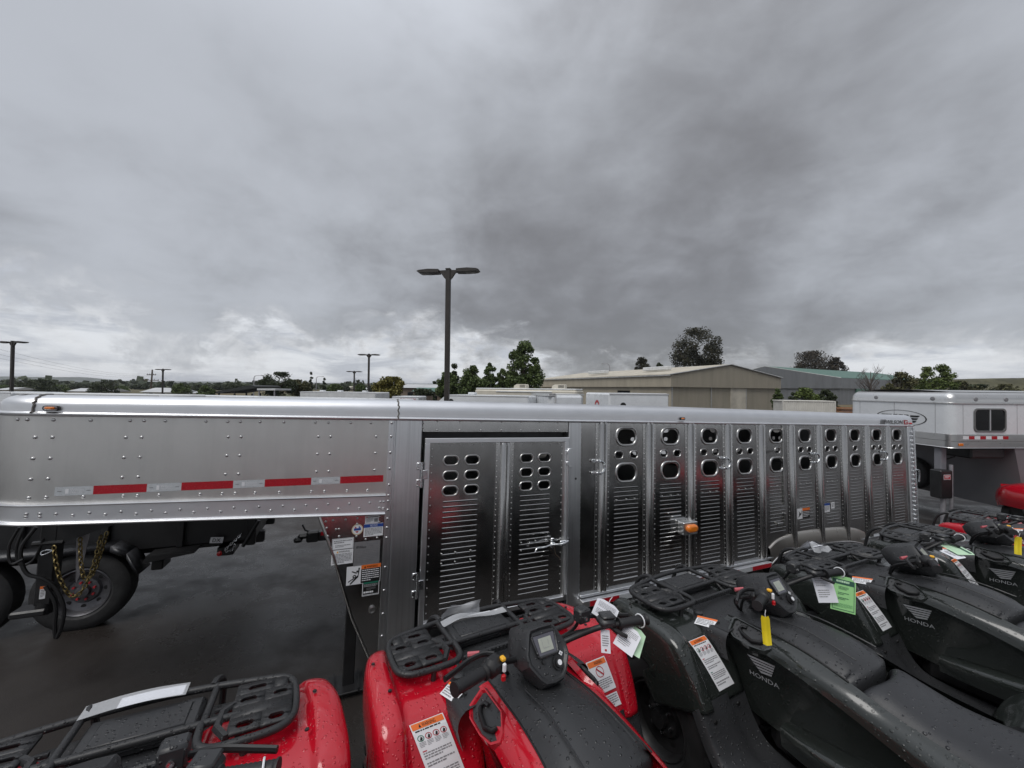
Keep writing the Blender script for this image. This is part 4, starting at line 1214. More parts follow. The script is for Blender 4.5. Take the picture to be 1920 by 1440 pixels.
        pd = MB(); pd.tube([Pm(u, v, .012) for u, v in ((-.025, .024), (-.045, .020), (-.05, .0), (-.03, -.016), (.02, -.028), (.055, -.012), (.06, .004))], [.008, .009, .010, .012, .013, .012, .009], 8, flat=.7)
        pd.build('hook', M_GRIP, root, 60)
    # ---- wing badges and lettering
    for sx, bv in ((-1, sdL), (1, sdR)):
        y0, y1 = (.305, .165) if sx < 0 else (.165, .305)
        d = PDecal((sx * .30, y0, .755), (sx * .30, y1, .768), (sx * .30, y0 + .0, .640), (sx * .30, y1, .650))
        d.n = Vector((sx, 0, .1)).normalized()
        for i in range(5):
            v0 = .04 + .125 * i; l = .0 + .085 * i; r = 1.0 - .045 * i
            pts = [(l, v0 + .04), (r, v0 - .03), (r - .035, v0 + .06), (l + .09, v0 + .125)]
            if sx > 0: pts = [(1 - u, v) for u, v in pts][::-1]
            d.poly(pts[::-1], 0, 1)
        d.text('HONDA', .0, .78, 1.0, .98, 0, 1)
        d.press(bv).mb.build('wing_badge', M_DARKBADGE, root, 0)
    # ---- seat and rear
    st = MB()
    SS = [(-.166, .770, .160), (-.170, .815, .176), (-.184, .836, .184), (-.215, .840, .190), (-.28, .820, .194), (-.36, .800, .198), (-.50, .802, .202), (-.66, .825, .205), (-.80, .858, .195), (-.90, .880, .175), (-.925, .855, .16)]
    st.patch([[(f * wv, y + (.055 * f * f if y > -.25 else .03 * f * f if y > -.33 else 0), t - dz * (.7 if y > -.16 else 1)) for f, dz in ((-1.0, .20), (-1.04, .12), (-.97, .055), (-.74, .016), (-.38, .002), (0, 0), (.38, .002), (.74, .016), (.97, .055), (1.04, .12), (1.0, .20))] for y, t, wv in SS], 3, 4)
    st.build('seat', M_SEAT, root, 60)
    RS = [(-.30, .47, .21, .57), (-.36, .60, .2, .59), (-.42, .72, .2, .60), (-.52, .79, .19, .60), (-.70, .80, .18, .60), (-.88, .79, .18, .59), (-1.0, .74, .18, .56), (-1.05, .64, .18, .52)]
    rf = MB(); rf.patch([[Vector((a + (b - a) * f, y, z + o)) for f, o in ((0, 0), (.4, 0), (.6, .01), (.9, .008), (.985, -.01), (1, -.06))] for y, z, a, b in RS], 3, 4)
    for q in (rf, mirror(rf)): q.build('rear_fender', M_DROP_RED, root, 55)
    rr_ = MB(); o2 = [(.18, -.70), (.40, -.70), (.47, -.76), (.47, -1.0), (.42, -1.06), (0, -1.09)]
    p2 = [(x, y, .885) for x, y in o2]; p2 = p2 + [(-x, y, z) for x, y, z in reversed(p2[:-1])]
    rr_.tube(catmull(p2, 3), .012, 8)
    for x in (-.3, -.15, 0, .15, .3): rr_.tube([(x, -.72 if abs(x) > .2 else -.93, .883), (x, -1.08, .883)], .009, 6)
    for sx in (-1, 1): rr_.tube([(sx * .3, -.85, .88), (sx * .3, -.85, .79)], .011, 6)
    rr_.build('rear_rack', M_RACK, root, 60)
    # ---- fender stickers
    def sticker_long(d, nu=3, nv=8):
        d.rect(0, 0, 1, 1, 0, 1, nu, nv); d.rect(.03, .008, .97, .085, 2, 2, nu, 1); d.text('WARNING', .32, .022, .72, .07, 1, 3); d.poly([(.22, .068), (.29, .068), (.255, .022)], 1, 3)
        d.lines(.08, .10, .92, .135, 1, 1, 2, seed=2)
        for k in range(4):
            cx = .16 + .225 * k
            d.disc(cx, .205, .095, .042, 5 if k == 0 else 4, 2, .78, 16); d.poly([(cx - .04, .225), (cx + .01, .18), (cx + .05, .2), (cx + .02, .235)], 1, 3)
            d.lines(cx - .09, .258, cx + .09, .33, 4, 3, 2, seed=20 + k, fill=.4)
        d.rect(.08, .37, .2, .385, 4, 2); d.lines(.08, .40, .9, .50, 3, 3, 2, seed=31); d.lines(.08, .53, .9, .60, 2, 3, 2, seed=32); d.rect(.08, .64, .2, .655, 5, 2); d.lines(.08, .67, .9, .80, 4, 3, 2, seed=33); d.lines(.08, .84, .9, .93, 2, 3, 2, seed=34)
    SMT = [M_WHITE, M_BLACK, M_ORANGE, M_GREYINK, M_REDINK, M_GREENINK]
    d = PDecal((-.478, .47, .778), (-.345, .46, .782), (-.400, .36, .575), (-.272, .35, .580)); d.n = Vector((-.05, -.90, .42)).normalized()
    sticker_long(d); d.press(fenL).mb.build('warning_sticker', SMT, root, 0)
    d = PDecal((.385, .46, .755), (.508, .46, .755), (.40, .39, .640), (.523, .39, .640)); d.n = Vector((0, -.86, .5)).normalized()
    d.rect(0, 0, 1, 1, 0, 1, 3, 5); d.rect(.04, .03, .96, .2, 2, 2, 3, 1); d.text('WARNING', .36, .06, .78, .16, 1, 3); d.disc(.5, .39, .2, .17, 4, 2, .86); d.poly([(.36, .30), (.40, .27), (.64, .48), (.6, .51)], 4, 3); d.lines(.08, .62, .92, .92, 5, 3, 2, seed=41)
    d.press(fenR).mb.build('warning_sticker', SMT, root, 0)
    d = PDecal((.412, .395, .622), (.520, .395, .622), (.42, .37, .575), (.528, .37, .575)); d.n = Vector((0, -.86, .5)).normalized()
    d.rect(0, 0, 1, 1, 0, 1, 3, 2); d.lines(.06, .1, .94, .92, 5, 3, 2, seed=42); d.press(fenR).mb.build('pressure_sticker', SMT, root, 0)
    d = Decal((-.282, .545, .826), (-.262, .440, .845), (-.330, .535, .800), (-.305, .445, .812), off=.002)
    d.rect(0, 0, 1, 1, 0, 2); d.rect(0.0, 0, 1, .2, 2, 3); d.lines(.08, .3, .92, .95, 4, 3, 3, seed=43); d.build('small_sticker', SMT, root)
    # ---- steering: bar, grips, controls, meter (these turn together)
    hb = MB()
    bar = [(.44, .140, 1.095), (.33, .175, 1.088), (.25, .215, 1.075), (.19, .275, 1.03), (.12, .315, .995), (0, .32, .99)]
    bp = bar + [(-x, y, z) for x, y, z in reversed(bar[:-1])]
    hb.tube(catmull(bp, 4), .0115, 10); hb.box((0, .335, .955), (.10, .06, .07), bev=.015)
    hb.tube([(0, .36, .95), (0, .46, .72)], .025, 10)
    S(hb.build('handlebar', M_GRIP, root, 60))
    for sx in (-1, 1):
        gp = MB(); a, b = Vector((sx * .318, .178, 1.088)), Vector((sx * .448, .137, 1.096))
        n = 26; pth = [a + (b - a) * (i / n) for i in range(n + 1)]
        rads = [.0185 + (.0016 if i % 2 else 0) for i in range(n + 1)]; rads[0] = .026; rads[1] = .026; rads[-1] = .0225; rads[-2] = .0225
        gp.tube(pth, rads, 14); S(gp.build('grip', M_GRIP, root, 50))
    sw = MB(); sw.box((-.272, .205, 1.078), (.075, .062, .062), bev=.018, rot=Quaternion((0, 0, 1), .35))
    sw.box((-.275, .235, 1.055), (.05, .04, .05), bev=.012); so_ = S(sw.build('switch_box', M_GRIP, root, 40))
    for (c, s, m_) in (((-.243, .188, 1.104), (.018, .022, .014), M_YEL2), ((-.246, .170, 1.084), (.014, .012, .030), M_WHITE), ((-.252, .164, 1.056), (.016, .014, .022), M_REDLENS)):
        q = MB(); q.box(c, s, bev=.004); S(q.build('switch', m_, root))
    lv = MB(); lv.tube(catmull([(-.235, .265, 1.075), (-.27, .285, 1.075), (-.33, .285, 1.068), (-.40, .255, 1.066), (-.44, .235, 1.068)], 4), .0075, 8, flat=1.4)
    S(lv.build('brake_lever', M_STEEL_B, root)); lv = MB(); lv.tube([(-.282, .292, 1.078), (-.318, .315, 1.070)], [.008, .010], 8); S(lv.build('lever_tip', M_PINK, root))
    bx = MB(); bx.box((.208, .285, 1.105), (.062, .052, .058), bev=.007); bx.lathe([(.009, 0), (.009, -.003), (.006, -.003), (.0005, -.001)], 12, 'y', (.208, .2585, 1.098), m=1)
    S(bx.build('brake_reservoir', [M_MATTE, M_ZINC], root, 40))
    bx = MB(); bx.box((.285, .215, 1.092), (.075, .07, .04), bev=.014, rot=Quaternion((0, 0, 1), -.3)); bx.box((.285, .212, 1.117), (.062, .056, .012), bev=.005, rot=Quaternion((0, 0, 1), -.3))
    S(bx.build('throttle_housing', M_MATTE, root, 40)); bx = MB(); bx.tube(catmull([(.30, .19, 1.07), (.315, .155, 1.06), (.33, .14, 1.052)], 3), .008, 8); S(bx.build('throttle_lever', M_GRIP, root))
    lv = MB(); lv.tube(catmull([(.235, .29, 1.085), (.30, .295, 1.075), (.38, .265, 1.07), (.44, .235, 1.07)], 4), .0075, 8, flat=1.4); S(lv.build('brake_lever', M_STEEL_B, root))
    for k, path in enumerate(([(.21, .30, 1.08), (.22, .36, 1.0), (.14, .42, .93), (.05, .46, .84)], [(.26, .24, 1.06), (.20, .38, .97), (.10, .42, .88)], [(-.25, .26, 1.05), (-.22, .37, .98), (-.10, .42, .88)], [(-.23, .25, 1.04), (-.16, .36, .97), (-.05, .44, .84)])):
        q = MB(); q.tube(catmull(path, 5), .007, 8); S(q.build('cable', M_GRIP, root))
    # meter housing
    O_ = Vector((0, .252, 1.028)); ev = Vector((0, .60, .80)); en = Vector((0, -.80, .60)); ex = Vector((1, 0, 0))
    Q = lambda x, v, d: O_ + ex * x + ev * v + en * d
    half = [(.0, .092), (.056, .090), (.068, .078), (.100, .006), (.099, -.030), (.064, -.082), (.042, -.101), (0, -.106)]
    ol = half + [(-x, v) for x, v in reversed(half[1:-1])]
    mh = MB(); rows = [[Q(x * s, v * s + dv, d) for x, v in ol] for s, dv, d in ((.80, .0, -.004), (.90, 0, .004), (.97, 0, .002), (1.02, 0, -.010), (1.08, .0, -.048), (1.06, .012, -.080), (1.0, .030, -.120), (.88, .044, -.160), (.64, .054, -.195), (.3, .06, -.208))]
    mh.grid(rows[::-1], closed_u=True); mh.add(rows[0], [tuple(range(len(ol)))]); mh.add(rows[-1], [tuple(reversed(range(len(ol))))])
    S(mh.build('meter_housing', M_MATTE, root, 26))
    bz = MB()
    bz.tube([Q(x, v, .004) for x, v in ((-.052, .064), (.052, .064), (.056, .055), (.047, -.008), (.04, -.014), (-.04, -.014), (-.047, -.008), (-.056, .055))], .005, 6, closed=True)
    S(bz.build('meter_bezel', M_MATTE, root, 50))
    bz = MB(); bz.add([Q(x, v, .004) for x, v in ((-.043, -.012), (.043, -.012), (.051, .060), (-.051, .060))], [(0, 1, 2, 3)]); S(bz.build('meter_glass', M_LCD_B, root, 0))
    d = Decal(Q(-.031, .047, .005), Q(.031, .047, .005), Q(-.031, .000, .005), off=.0008)
    d.rect(0, 0, 1, 1, 0, 1); d.rect(.24, .15, .26, .75, 1, 2); d.rect(.24, .73, .7, .76, 1, 2); d.rect(.7, .2, .72, .6, 1, 2)
    S(d.build('display', [M_LCD, M_GREYINK], root))
    kb = MB(); kn = lambda x, v, r, d0, d1, mm: kb.tube([Q(x, v, d0), Q(x, v, d1)], r, 16, m=mm)
    kn(.032, -.048, .024, .0, .006, 0); kn(.032, -.048, .017, .006, .016, 0); kn(.032, -.048, .0095, .016, .0175, 1)
    S(kb.build('ignition_switch', [M_GRIP, M_WHITE], root, 40))
    kb = MB(); kn(-.030, -.030, .007, .0, .006, 0); S(kb.build('meter_button', M_GRIP, root, 40))
    d = Decal(Q(.046, -.012, .003), Q(.066, -.012, .003), Q(.046, -.030, .003), off=.001); d.poly([(0, .5), (.5, 1), (1, .5), (.5, 0)], 0, 1); d.poly([(.3, .55), (.5, .8), (.7, .5), (.5, .25)], 1, 2); S(d.build('icon', [M_WHITE, M_GREYINK], root))
    tie = MB(); tie.tube([Vector((.415, .147, 1.093)) + Vector((0, math.cos(a) * .026, math.sin(a) * .026)) for a in [k * math.pi / 6 for k in range(12)]], .0028, 6, closed=True); S(tie.build('tag_tie', M_WHITE, root))

def atv_copy(src, M, name, label, cat, group, steer, black):
    r = bpy.data.objects.new(name, None); COL.objects.link(r); r.matrix_world = M; tag(r, label, cat, group)
    SM = steer_matrix(steer)
    def rec(a, par, top):
        c = a.copy(); COL.objects.link(c); c.parent = par
        if top and a.get('_s'): c.matrix_basis = SM
        if black:
            for s in c.material_slots:
                rep = {M_DROP_RED: M_DROP_BLK, M_DARKBADGE: M_SIL}.get(s.material)
                if rep: s.link = 'OBJECT'; s.material = rep
        for ch in KIDS.get(a.name, []): rec(ch, c, False)
    for a in KIDS[src.name]: rec(a, r, True)
    return r
POSE = {'red0': (-.933, .581, 27, 0, 0), 'red': (.258, 1.268, 31, 0, 0), 'b1': (1.561, 1.805, 29.7, 0, 1), 'b2': (2.905, 2.331, 27, 8, 1), 'b3': (4.234, 2.961, 30, 0, 1), 'rfar': (5.56, 3.56, 29, 0, 0)}
LBL = {'red': ('red quad bike in the middle with black racks and a grey display', 'red'),
       'red0': ('red quad bike at the lower left corner with a plastic sleeve on its rack', 'red'),
       'rfar': ('far red quad bike beside the rear end of the silver livestock trailer', 'red'),
       'b1': ('glossy black quad bike parked right next to the middle red one', 'black'),
       'b2': ('glossy black quad bike with a plastic bag on its front rack', 'black'),
       'b3': ('glossy black quad bike farthest right of the black ones, next to the far red one', 'black')}
ATV = {}
def atv_frame(k):
    x, y, yaw = POSE[k][:3]
    return lot(x, y, rad(yaw))
root = thing('quad_bike', LBL['red'][0], 'quad bike', atv_frame('red'), 'quad bikes lined up facing the livestock trailer')
make_atv(root); ATV['red'] = root
KIDS = {}
for o in bpy.data.objects:
    if o.parent: KIDS.setdefault(o.parent.name, []).append(o)
for k in ('red0', 'b1', 'b2', 'b3', 'rfar'):
    ATV[k] = atv_copy(root, atv_frame(k), 'quad_bike', LBL[k][0], 'quad bike', 'quad bikes lined up facing the livestock trailer', rad(POSE[k][3]), POSE[k][4])
for o in bpy.data.objects:
    if '_s' in o: del o['_s']
# ------------------------------------------------------------------ trailers and tongue behind, in the big trailer's frame
DT = thing('dump_trailer', 'black dump trailer with heavy tandem wheels under the silver neck', 'trailer', TRAILER @ Matrix.Translation((-2.5, 2.05, 0)))
mb = MB(); mb.box((-1.05, .85, .98), (4.6, 1.6, .62), bev=.02); mb.box((-1.05, .10, 1.27), (4.6, .08, .08), bev=.01)
for k in range(7): mb.box((-3.1 + .62 * k, .03, .98), (.06, .05, .6), bev=.006)
mb.build('dump_bed', M_STEEL_B, DT)
mb = MB(); mb.box((-1.0, .45, .60), (4.7, .08, .14), bev=.01); mb.box((-1.0, 1.25, .60), (4.7, .08, .14), bev=.01)
for x in (-3.2, .2, 1.2): mb.box((x, .85, .60), (.1, .8, .1))
mb.box((1.02, .25, .56), (.16, .30, .10), bev=.01); mb.box((.45, .10, .52), (.10, .22, .10), bev=.01)
mb.build('chassis', M_STEEL_B, DT)
M_PLATE = plain('black_tread_plate', (.035, .036, .04), .35, .3, .3, 40, .5, 60)
fp = [(-1.45, .50), (-1.36, .72), (-1.22, .80), (.12, .80), (.25, .72), (.36, .50)]
mb = MB()
for a, b in zip(fp, fp[1:]):
    mb.add([(a[0], -.16, a[1]), (b[0], -.16, b[1]), (b[0], .10, b[1] + .0), (a[0], .10, a[1])], [(0, 1, 2, 3)])
    mb.add([(a[0], -.16, a[1]), (b[0], -.16, b[1]), (b[0], -.16, b[1] - .05), (a[0], -.16, a[1] - .05)], [(0, 1, 2, 3)])
o = mb.build('mudguard', M_PLATE, DT, 20); md = o.modifiers.new('thickness', 'SOLIDIFY'); md.thickness = .006
mb = MB(); mb.prism([(.38, .60), (.80, .655), (.80, .68), (.40, .67)], -.16, .06); mb.build('step', M_STEEL_B, DT)
for x in (-.08, -.92): wheel(DT, (x, -.03, .375), .375, .23, M_RUBBER, M_STEELRIM, 8, hub=M_REDINK)
d = Decal((.90, .0, .765), (1.02, .0, .755), (.89, .0, .70), off=.0015); d.n = Vector((0, -1, 0)); d.rect(0, 0, 1, 1, 0, 8).text('DX', .2, .22, .8, .8, 1, 10); d.build('badge', [M_WHITE, M_BLACK], DT)
mb = MB(); mb.lathe([(.025, 0), (.025, -.02), (.0005, -.025)], 12, 'y', (.99, .0, .575)); mb.build('side_lamp', M_REDLENS, DT)
chain('tailgate_chain', [(1.13, -.01, .66), (1.10, -.02, .60), (1.04, -.03, .61), (1.12, -.03, .70), (1.19, -.02, .78)], DT, .004, .03, .02, M_ZINC)
mb = MB(); mb.box((1.27, .85, .95), (.05, 1.6, .6), bev=.01); mb.box((1.27, .06, .95), (.09, .06, .66), bev=.01); mb.tube([(1.2, .02, .62), (1.34, .02, .90)], .02, 8); mb.build('tailgate', M_STEEL_B, DT)

UT = thing('utility_trailer', 'black bumper-pull tongue with red and white tape poking out behind the silver leg', 'trailer', TRAILER @ Matrix.Translation((-.5, 2.85, 0)))
mb = MB(); mb.box((1.0, 0, .43), (2.1, .10, .13), bev=.01); mb.box((.15, 0, .53), (.16, .08, .08), bev=.01); mb.build('tongue', M_STEEL_B, UT)
mb = MB(); mb.box((-.12, 0, .43), (.16, .11, .15), bev=.02); mb.box((-.24, 0, .44), (.14, .08, .07), bev=.03)
mb.tube([(-.13, 0, .48), (-.22, 0, .52), (-.26, 0, .60)], .012, 8); mb.lathe([(.05, 0), (.06, .03), (.04, .06), (.001, .06)], 12, 'z', (-.3, 0, .37)); mb.build('coupler', M_STEEL_B, UT)
for a, b, m_ in ((-.02, .10, M_REFL_RED), (.10, .22, M_REFL_SIL)):
    mb = MB(); mb.box(((a + b) / 2, -.0515, .465), (b - a, .003, .05)); mb.build('reflective_tape', m_, UT)
mb = MB(); mb.box((.28, -.0515, .40), (.16, .003, .05)); mb.build('reflective_tape', M_REFL_SIL, UT)
chain('safety_chain', [(.10, -.05, .36), (.14, -.08, .22), (.20, -.1, .10), (.30, -.08, .08), (.40, -.05, .18), (.46, -.04, .30)], UT, .005, .034, .022)
mb = MB(); mb.box((3.6, .5, .60), (3.2, 1.9, .12), bev=.02); mb.box((3.6, -.42, .72), (3.2, .05, .25)); mb.build('deck', M_STEEL_B, UT)
for x in (3.3, 4.1): wheel(UT, (x, -.45, .33), .33, .2, M_RUBBER, M_STEELRIM)

# ------------------------------------------------------------------ white horse trailer on the right
c0 = Vector((9.6, 8.4, 0)); ydir = Vector((-.2, 2.3, 0)).normalized(); xdir = Vector((ydir.y, -ydir.x, 0))
HT = thing('horse_trailer', 'white horse trailer with silver rounded roof and dark side window', 'trailer', frame(xdir, ydir, UPZ, Vector((c0.x, c0.y, gz(c0.x, c0.y)))))
WH = 2.32; LH = 6.5; RH = .16
def hpath(n=6, r=RH):
    pts = [(LH, 0, 0, 1)]
    for i in range(n + 1):
        a = rad(90 * i / n); pts.append((r - r * math.sin(a), r - r * math.cos(a), math.sin(a), math.cos(a)))
    for i in range(n + 1):
        a = rad(90 * i / n); pts.append((r - r * math.cos(a), WH - r + r * math.sin(a), math.cos(a), -math.sin(a)))
    pts.append((LH, WH, 0, -1)); return pts
M_HALU = aluminium('horse_trailer_aluminium', .72, .30, (.2, 1, 1), wav=.1)
def ring(name, prof, mat, sm=40):
    mb = MB(); mb.grid(sweep(hpath(), lambda x: prof)); return mb.build(name, mat, HT, sm)
cap = [(-.012, 2.755), (-.02, 2.762), (-.02, 2.782), (-.006, 2.79), (.0, 2.82)] + [(.18 - .18 * math.cos(rad(a)), 2.84 + .18 * math.sin(rad(a))) for a in range(0, 91, 15)]
ring('roof_rail', cap, M_HALU)
mb = MB(); mb.grid([[(x, y, 3.02 + .05 * math.sin(math.pi * (y - .1) / (WH - .2))) for y in [.14 + (WH - .28) * k / 8 for k in range(9)]] for x in (.15, 2, 4, LH)]); mb.build('roof', M_HALU, HT, 180)
ring('side_wall', [(0, 2.76), (0, 2.08)], M_WHITE_P, 60)
ring('trim_band', [(-.004, 2.09), (-.012, 2.085), (-.012, 1.945), (-.004, 1.94)], M_HALU, 25)
ring('trim_band', [(-.006, 1.938), (-.016, 1.934), (-.016, 1.80), (-.022, 1.79), (.02, 1.785)], M_HALU, 25)
mb = MB(); mb.box((.95, WH / 2, 1.80), (1.8, WH - .1, .02)); mb.build('neck_floor', M_STEEL_B, HT)
M_HGREY = plain('grey_shaded_wall', (.16, .16, .17), .5, 0, .1, 2)  # shade below the neck is put into this wall's grey
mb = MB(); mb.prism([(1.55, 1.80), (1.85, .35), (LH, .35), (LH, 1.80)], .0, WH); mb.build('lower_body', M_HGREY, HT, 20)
for x in (.28, 1.62, 2.9):
    mb = MB(); mb.box((x, -.001, 2.42), (.006, .004, .66)); mb.build('panel_seam', M_GREYINK, HT)
for y in (.30, 1.16, 2.02):
    mb = MB(); mb.box((-.001, y, 2.42), (.004, .006, .66)); mb.build('panel_seam', M_GREYINK, HT)
wd_ = MB(); rows = [[(px, y, pz) for px, pz in stadium(.935, 2.405, .80 * f, .52 * f2, 20, .35)] for f, f2, y in ((1.0, 1.0, .0), (1.0, 1.0, -.018), (.92, .88, -.018), (.92, .88, -.006))]
wd_.grid(rows, closed_u=True); wd_.build('window', plain('window_frame_grey', (.18, .18, .18), .4, .3, .05), HT, 40)
mb = MB(); mb.add(rows[-1], [tuple(range(len(rows[-1])))]); mb.build('pane', M_GLASS_D, HT, 0)
mb = MB(); mb.box((.935, -.012, 2.405), (.02, .012, .46)); mb.build('window_bar', M_SIL, HT)
for k in range(8):
    x = .26 + .14 * k
    mb = MB(); mb.box((x + .07, -.0145, 2.02), (.138, .004, .07)); mb.build('reflective_tape', M_WHITE if k % 2 == 0 else M_REFL_RED, HT)
mb = MB(); mb.box((.20, -.022, 1.868), (.11, .02, .055), bev=.008); mb.build('marker_lamp', M_AMBER, HT)
for (x, y) in ((.6, -.01), (1.35, -.01)):
    mb = MB(); mb.lathe([(.05, 0), (.045, -.02), (.001, -.025)], 12, 'y', (x, .012, 2.86)); mb.build('marker_lamp', M_GREYINK, HT)
for y in (.35, 1.6):
    mb = MB(); mb.lathe([(.05, 0), (.045, -.02), (.001, -.025)], 12, 'x', (.012, y, 2.86)); mb.build('marker_lamp', M_GREYINK, HT)
d = Decal((-.004, 1.60, 2.57), (-.004, .46, 2.57), (-.004, 1.60, 2.19), off=.002)
d.disc(.5, .5, .5, .5, 0, 1, .955, 40)
for k in range(3): d.poly([(.12 + .03 * k, .30 + .17 * k), (.34, .30 + .17 * k), (.34, .41 + .17 * k), (.16 + .03 * k, .41 + .17 * k)], 0, 1); d.poly([(.70, .30 + .17 * k), (.88 - .03 * k, .30 + .17 * k), (.84 - .03 * k, .41 + .17 * k), (.70, .41 + .17 * k)], 0, 1)
d.text('EEE', .37, .28, .67, .74, 0, 1); d.build('emblem', [M_BLACK], HT)
mb = MB(); mb.box((.12, .30, 1.50), (.14, .14, .6), bev=.01); mb.build('coupler_tube', plain('grey_painted_steel', (.20, .20, .22), .45, 0, .1), HT)
mb = MB(); mb.box((-.02, .18, .98), (.30, .22, .62), bev=.02); mb.build('jack_motor_box', M_STEEL_B, HT)
d = Decal((-.11, .066, 1.20), (.06, .066, 1.20), (-.11, .066, 1.09), off=.003); d.rect(0, 0, 1, 1, 0, 1).rect(.05, .1, .95, .9, 1, 2).lines(.15, .25, .85, .8, 2, 0, 3, seed=2); d.build('sticker', [M_WHITE, M_REDINK], HT)
mb = MB(); mb.tube([(.20, .16, 1.4), (.20, .16, .40)], .035, 12); mb.tube([(.0, .16, .7), (.0, .16, .08)], .045, 12); mb.box((0, .16, .03), (.24, .24, .03)); mb.build('jack', M_GUSSET, HT)
mb = MB(); mb.box((1.05, .35, 1.66), (.85, .5, .24), bev=.03); mb.build('step_box', M_STEEL_B, HT)
mb = MB(); mb.tube(catmull([(-.1, .9, 1.78), (-.2, .95, 1.5), (.0, 1.0, 1.32), (.22, 1.0, 1.5), (.1, .95, 1.75)], 5), .012, 6); mb.tube(catmull([(.2, .4, 1.5), (.5, .5, 1.45), (.9, .6, 1.5)], 4), .012, 6); mb.build('cable', M_GRIP, HT)
sw_ = wheel(HT, (1.55, 2.02, .82), .43, .26, M_RUBBER, M_BLACK, 0, 'x', -1)
mb = MB()
for k in range(8):
    a = 2 * math.pi * k / 8
    for da in (-.13, .13):
        mb.tube([(1.40, 2.02 + .07 * math.cos(a), .82 + .07 * math.sin(a)), (1.41, 2.02 + .245 * math.cos(a + da), .82 + .245 * math.sin(a + da))], .012, 6)
mb.build('spokes', M_SIL, sw_)
for x in (4.6, 5.5): wheel(HT, (x, .02, .38), .38, .24, M_RUBBER, M_STEELRIM)

# ------------------------------------------------------------------ red vehicle at the right edge
q = Vector((11.35, 7.7, 0))
RV_ = thing('utility_vehicle', 'red rounded nose of a parked vehicle at the right edge', 'car', lot(q.x, q.y, rad(75), -.12))
mb = MB()
prof = [(.93, .55), (.96, .75), (.90, .93), (.70, 1.02), (.35, 1.08), (-.1, 1.12)]
mb.patch([[(x, y - .25 * abs(x / .75) ** 3 * (1 if y > .3 else 0), z - .14 * abs(x / .75) ** 4) for x in (-.75, -.6, -.3, 0, .3, .6, .75)] for y, z in prof], 4, 4)
for sx in (-1, 1): mb.patch([[(sx * .75, y, z) for z in (.95, .8, .62)] for y in (.62, .2, -.2, -1.2)], 3, 3)
mb.box((0, -.7, 1.03), (1.45, 1.2, .16), bev=.06)
mb.build('body', M_DROP_RED, RV_, 60)
for sx in (-1, 1):
    mb = MB(); mb.patch([[(sx * (.60 + .10 * u), .70 - .10 * u * u - .06 * v, .80 + .12 * v) for u in (0, .5, 1, 1.4)] for v in (-.5, 0, .5, 1)], 3, 3); mb.build('headlight', M_REFL_SIL, RV_, 60)
    for y in (.35, -1.0): wheel(RV_, (sx * .62, y, .33), .33, .24, M_RUBBER, M_STEEL_B, 6, 'x', sx)
mb = MB(); mb.tube([(-.65, -.2, 1.1), (-.58, -.6, 1.85), (.58, -.6, 1.85), (.65, -.2, 1.1)], .03, 8); mb.tube([(-.65, -1.3, 1.1), (-.58, -1.2, 1.85), (.58, -1.2, 1.85), (.65, -1.3, 1.1)], .03, 8); mb.build('roll_cage', M_STEEL_B, RV_)
mb = MB(); mb.box((0, -.3, .45), (1.3, 1.9, .3), bev=.05); mb.build('chassis', M_STEEL_B, RV_)

# ------------------------------------------------------------------ white trailers and motorhome behind
def frame2(pa, da, pb, db):
    a, b = at(pa, da), at(pb, db); a.z = b.z = 0
    xd = (b - a); L = xd.length; xd.normalize(); yd = Vector((-xd.y, xd.x, 0))
    return frame(xd, yd, UPZ, Vector((a.x, a.y, gz(a.x, a.y)))), L, a
def top_z(px, d, py, a):
    return at(px, d, py).z - gz(a.x, a.y)
def box_trailer(name, label, pa, da, pb, db, py, W=2.4, mat=None, wedge=0., cap=None, group='white trailers parked beyond', vents=(), floor=.5, r=.06):
    M, L, a = frame2(pa, da, pb, db); H = top_z(pa, da, py, a)
    t = thing(name, label, 'trailer', M, group)
    mat = mat or M_WHITE_P
    mb = MB(); mb.box((L / 2, W / 2, (H + floor) / 2), (L, W, H - floor), bev=r)
    if wedge: mb.prism([(-wedge, floor + .3), (.02, floor), (.02, H - .06), (-.12, H - .08), (-wedge, H - .75)], .15, W - .15)
    mb.build('body', mat, t, 30)
    mb = MB(); mb.box((L / 2, -.006, H - .035), (L - .02, .012, .05), bev=.003); mb.box((L / 2, -.006, floor + .1), (L - .02, .012, .16), bev=.003); mb.build('trim', cap or M_HALU, t)
    for x in vents:
        mb = MB(); mb.box((x, W / 2, H + .06), (.36, .36, .12), bev=.03); mb.build('roof_vent', M_WHITE_P, t)
    n = 2 if L > 2.5 else 1
    for k in range(n):
        wheel(t, (L * .58 + .85 * k, .0, .34), .34, .2, M_RUBBER, M_STEELRIM)
    mb = MB(); mb.box((L / 2, W / 2, floor - .06), (L * .95, W * .8, .10)); mb.box((-.5, W / 2, floor - .05), (1.2, .12, .1)); mb.build('chassis', M_STEEL_B, t)
    return t, L, H
bt, L, H = box_trailer('cargo_trailer', 'white box trailer with small red emblem in front of the tan warehouse', 1142, 14, 1255, 14.4, 737)
mb = MB(); mb.lathe([(.11, -.006), (.11, -.02), (.001, -.03)], 16, 'y', (.55, 0, H - .45)); mb.build('side_vent', M_BLACK, bt, 40)
d = Decal((-.004, 1.35, H - .28), (-.004, .75, H - .28), (-.004, 1.35, H - .75), off=.003); d.disc(.4, .5, .4, .5, 0, 1, .6, 20); d.rect(.3, .38, .9, .56, 1, 2); d.build('emblem', [M_REDINK, M_BLACK], bt)
at_, L, H = box_trailer('cargo_trailer', 'white box trailer with silver rounded corners and letters ATC on its front', 1030, 17, 1096, 17.5, 738.5, W=2.3, cap=M_HALU, r=.16)
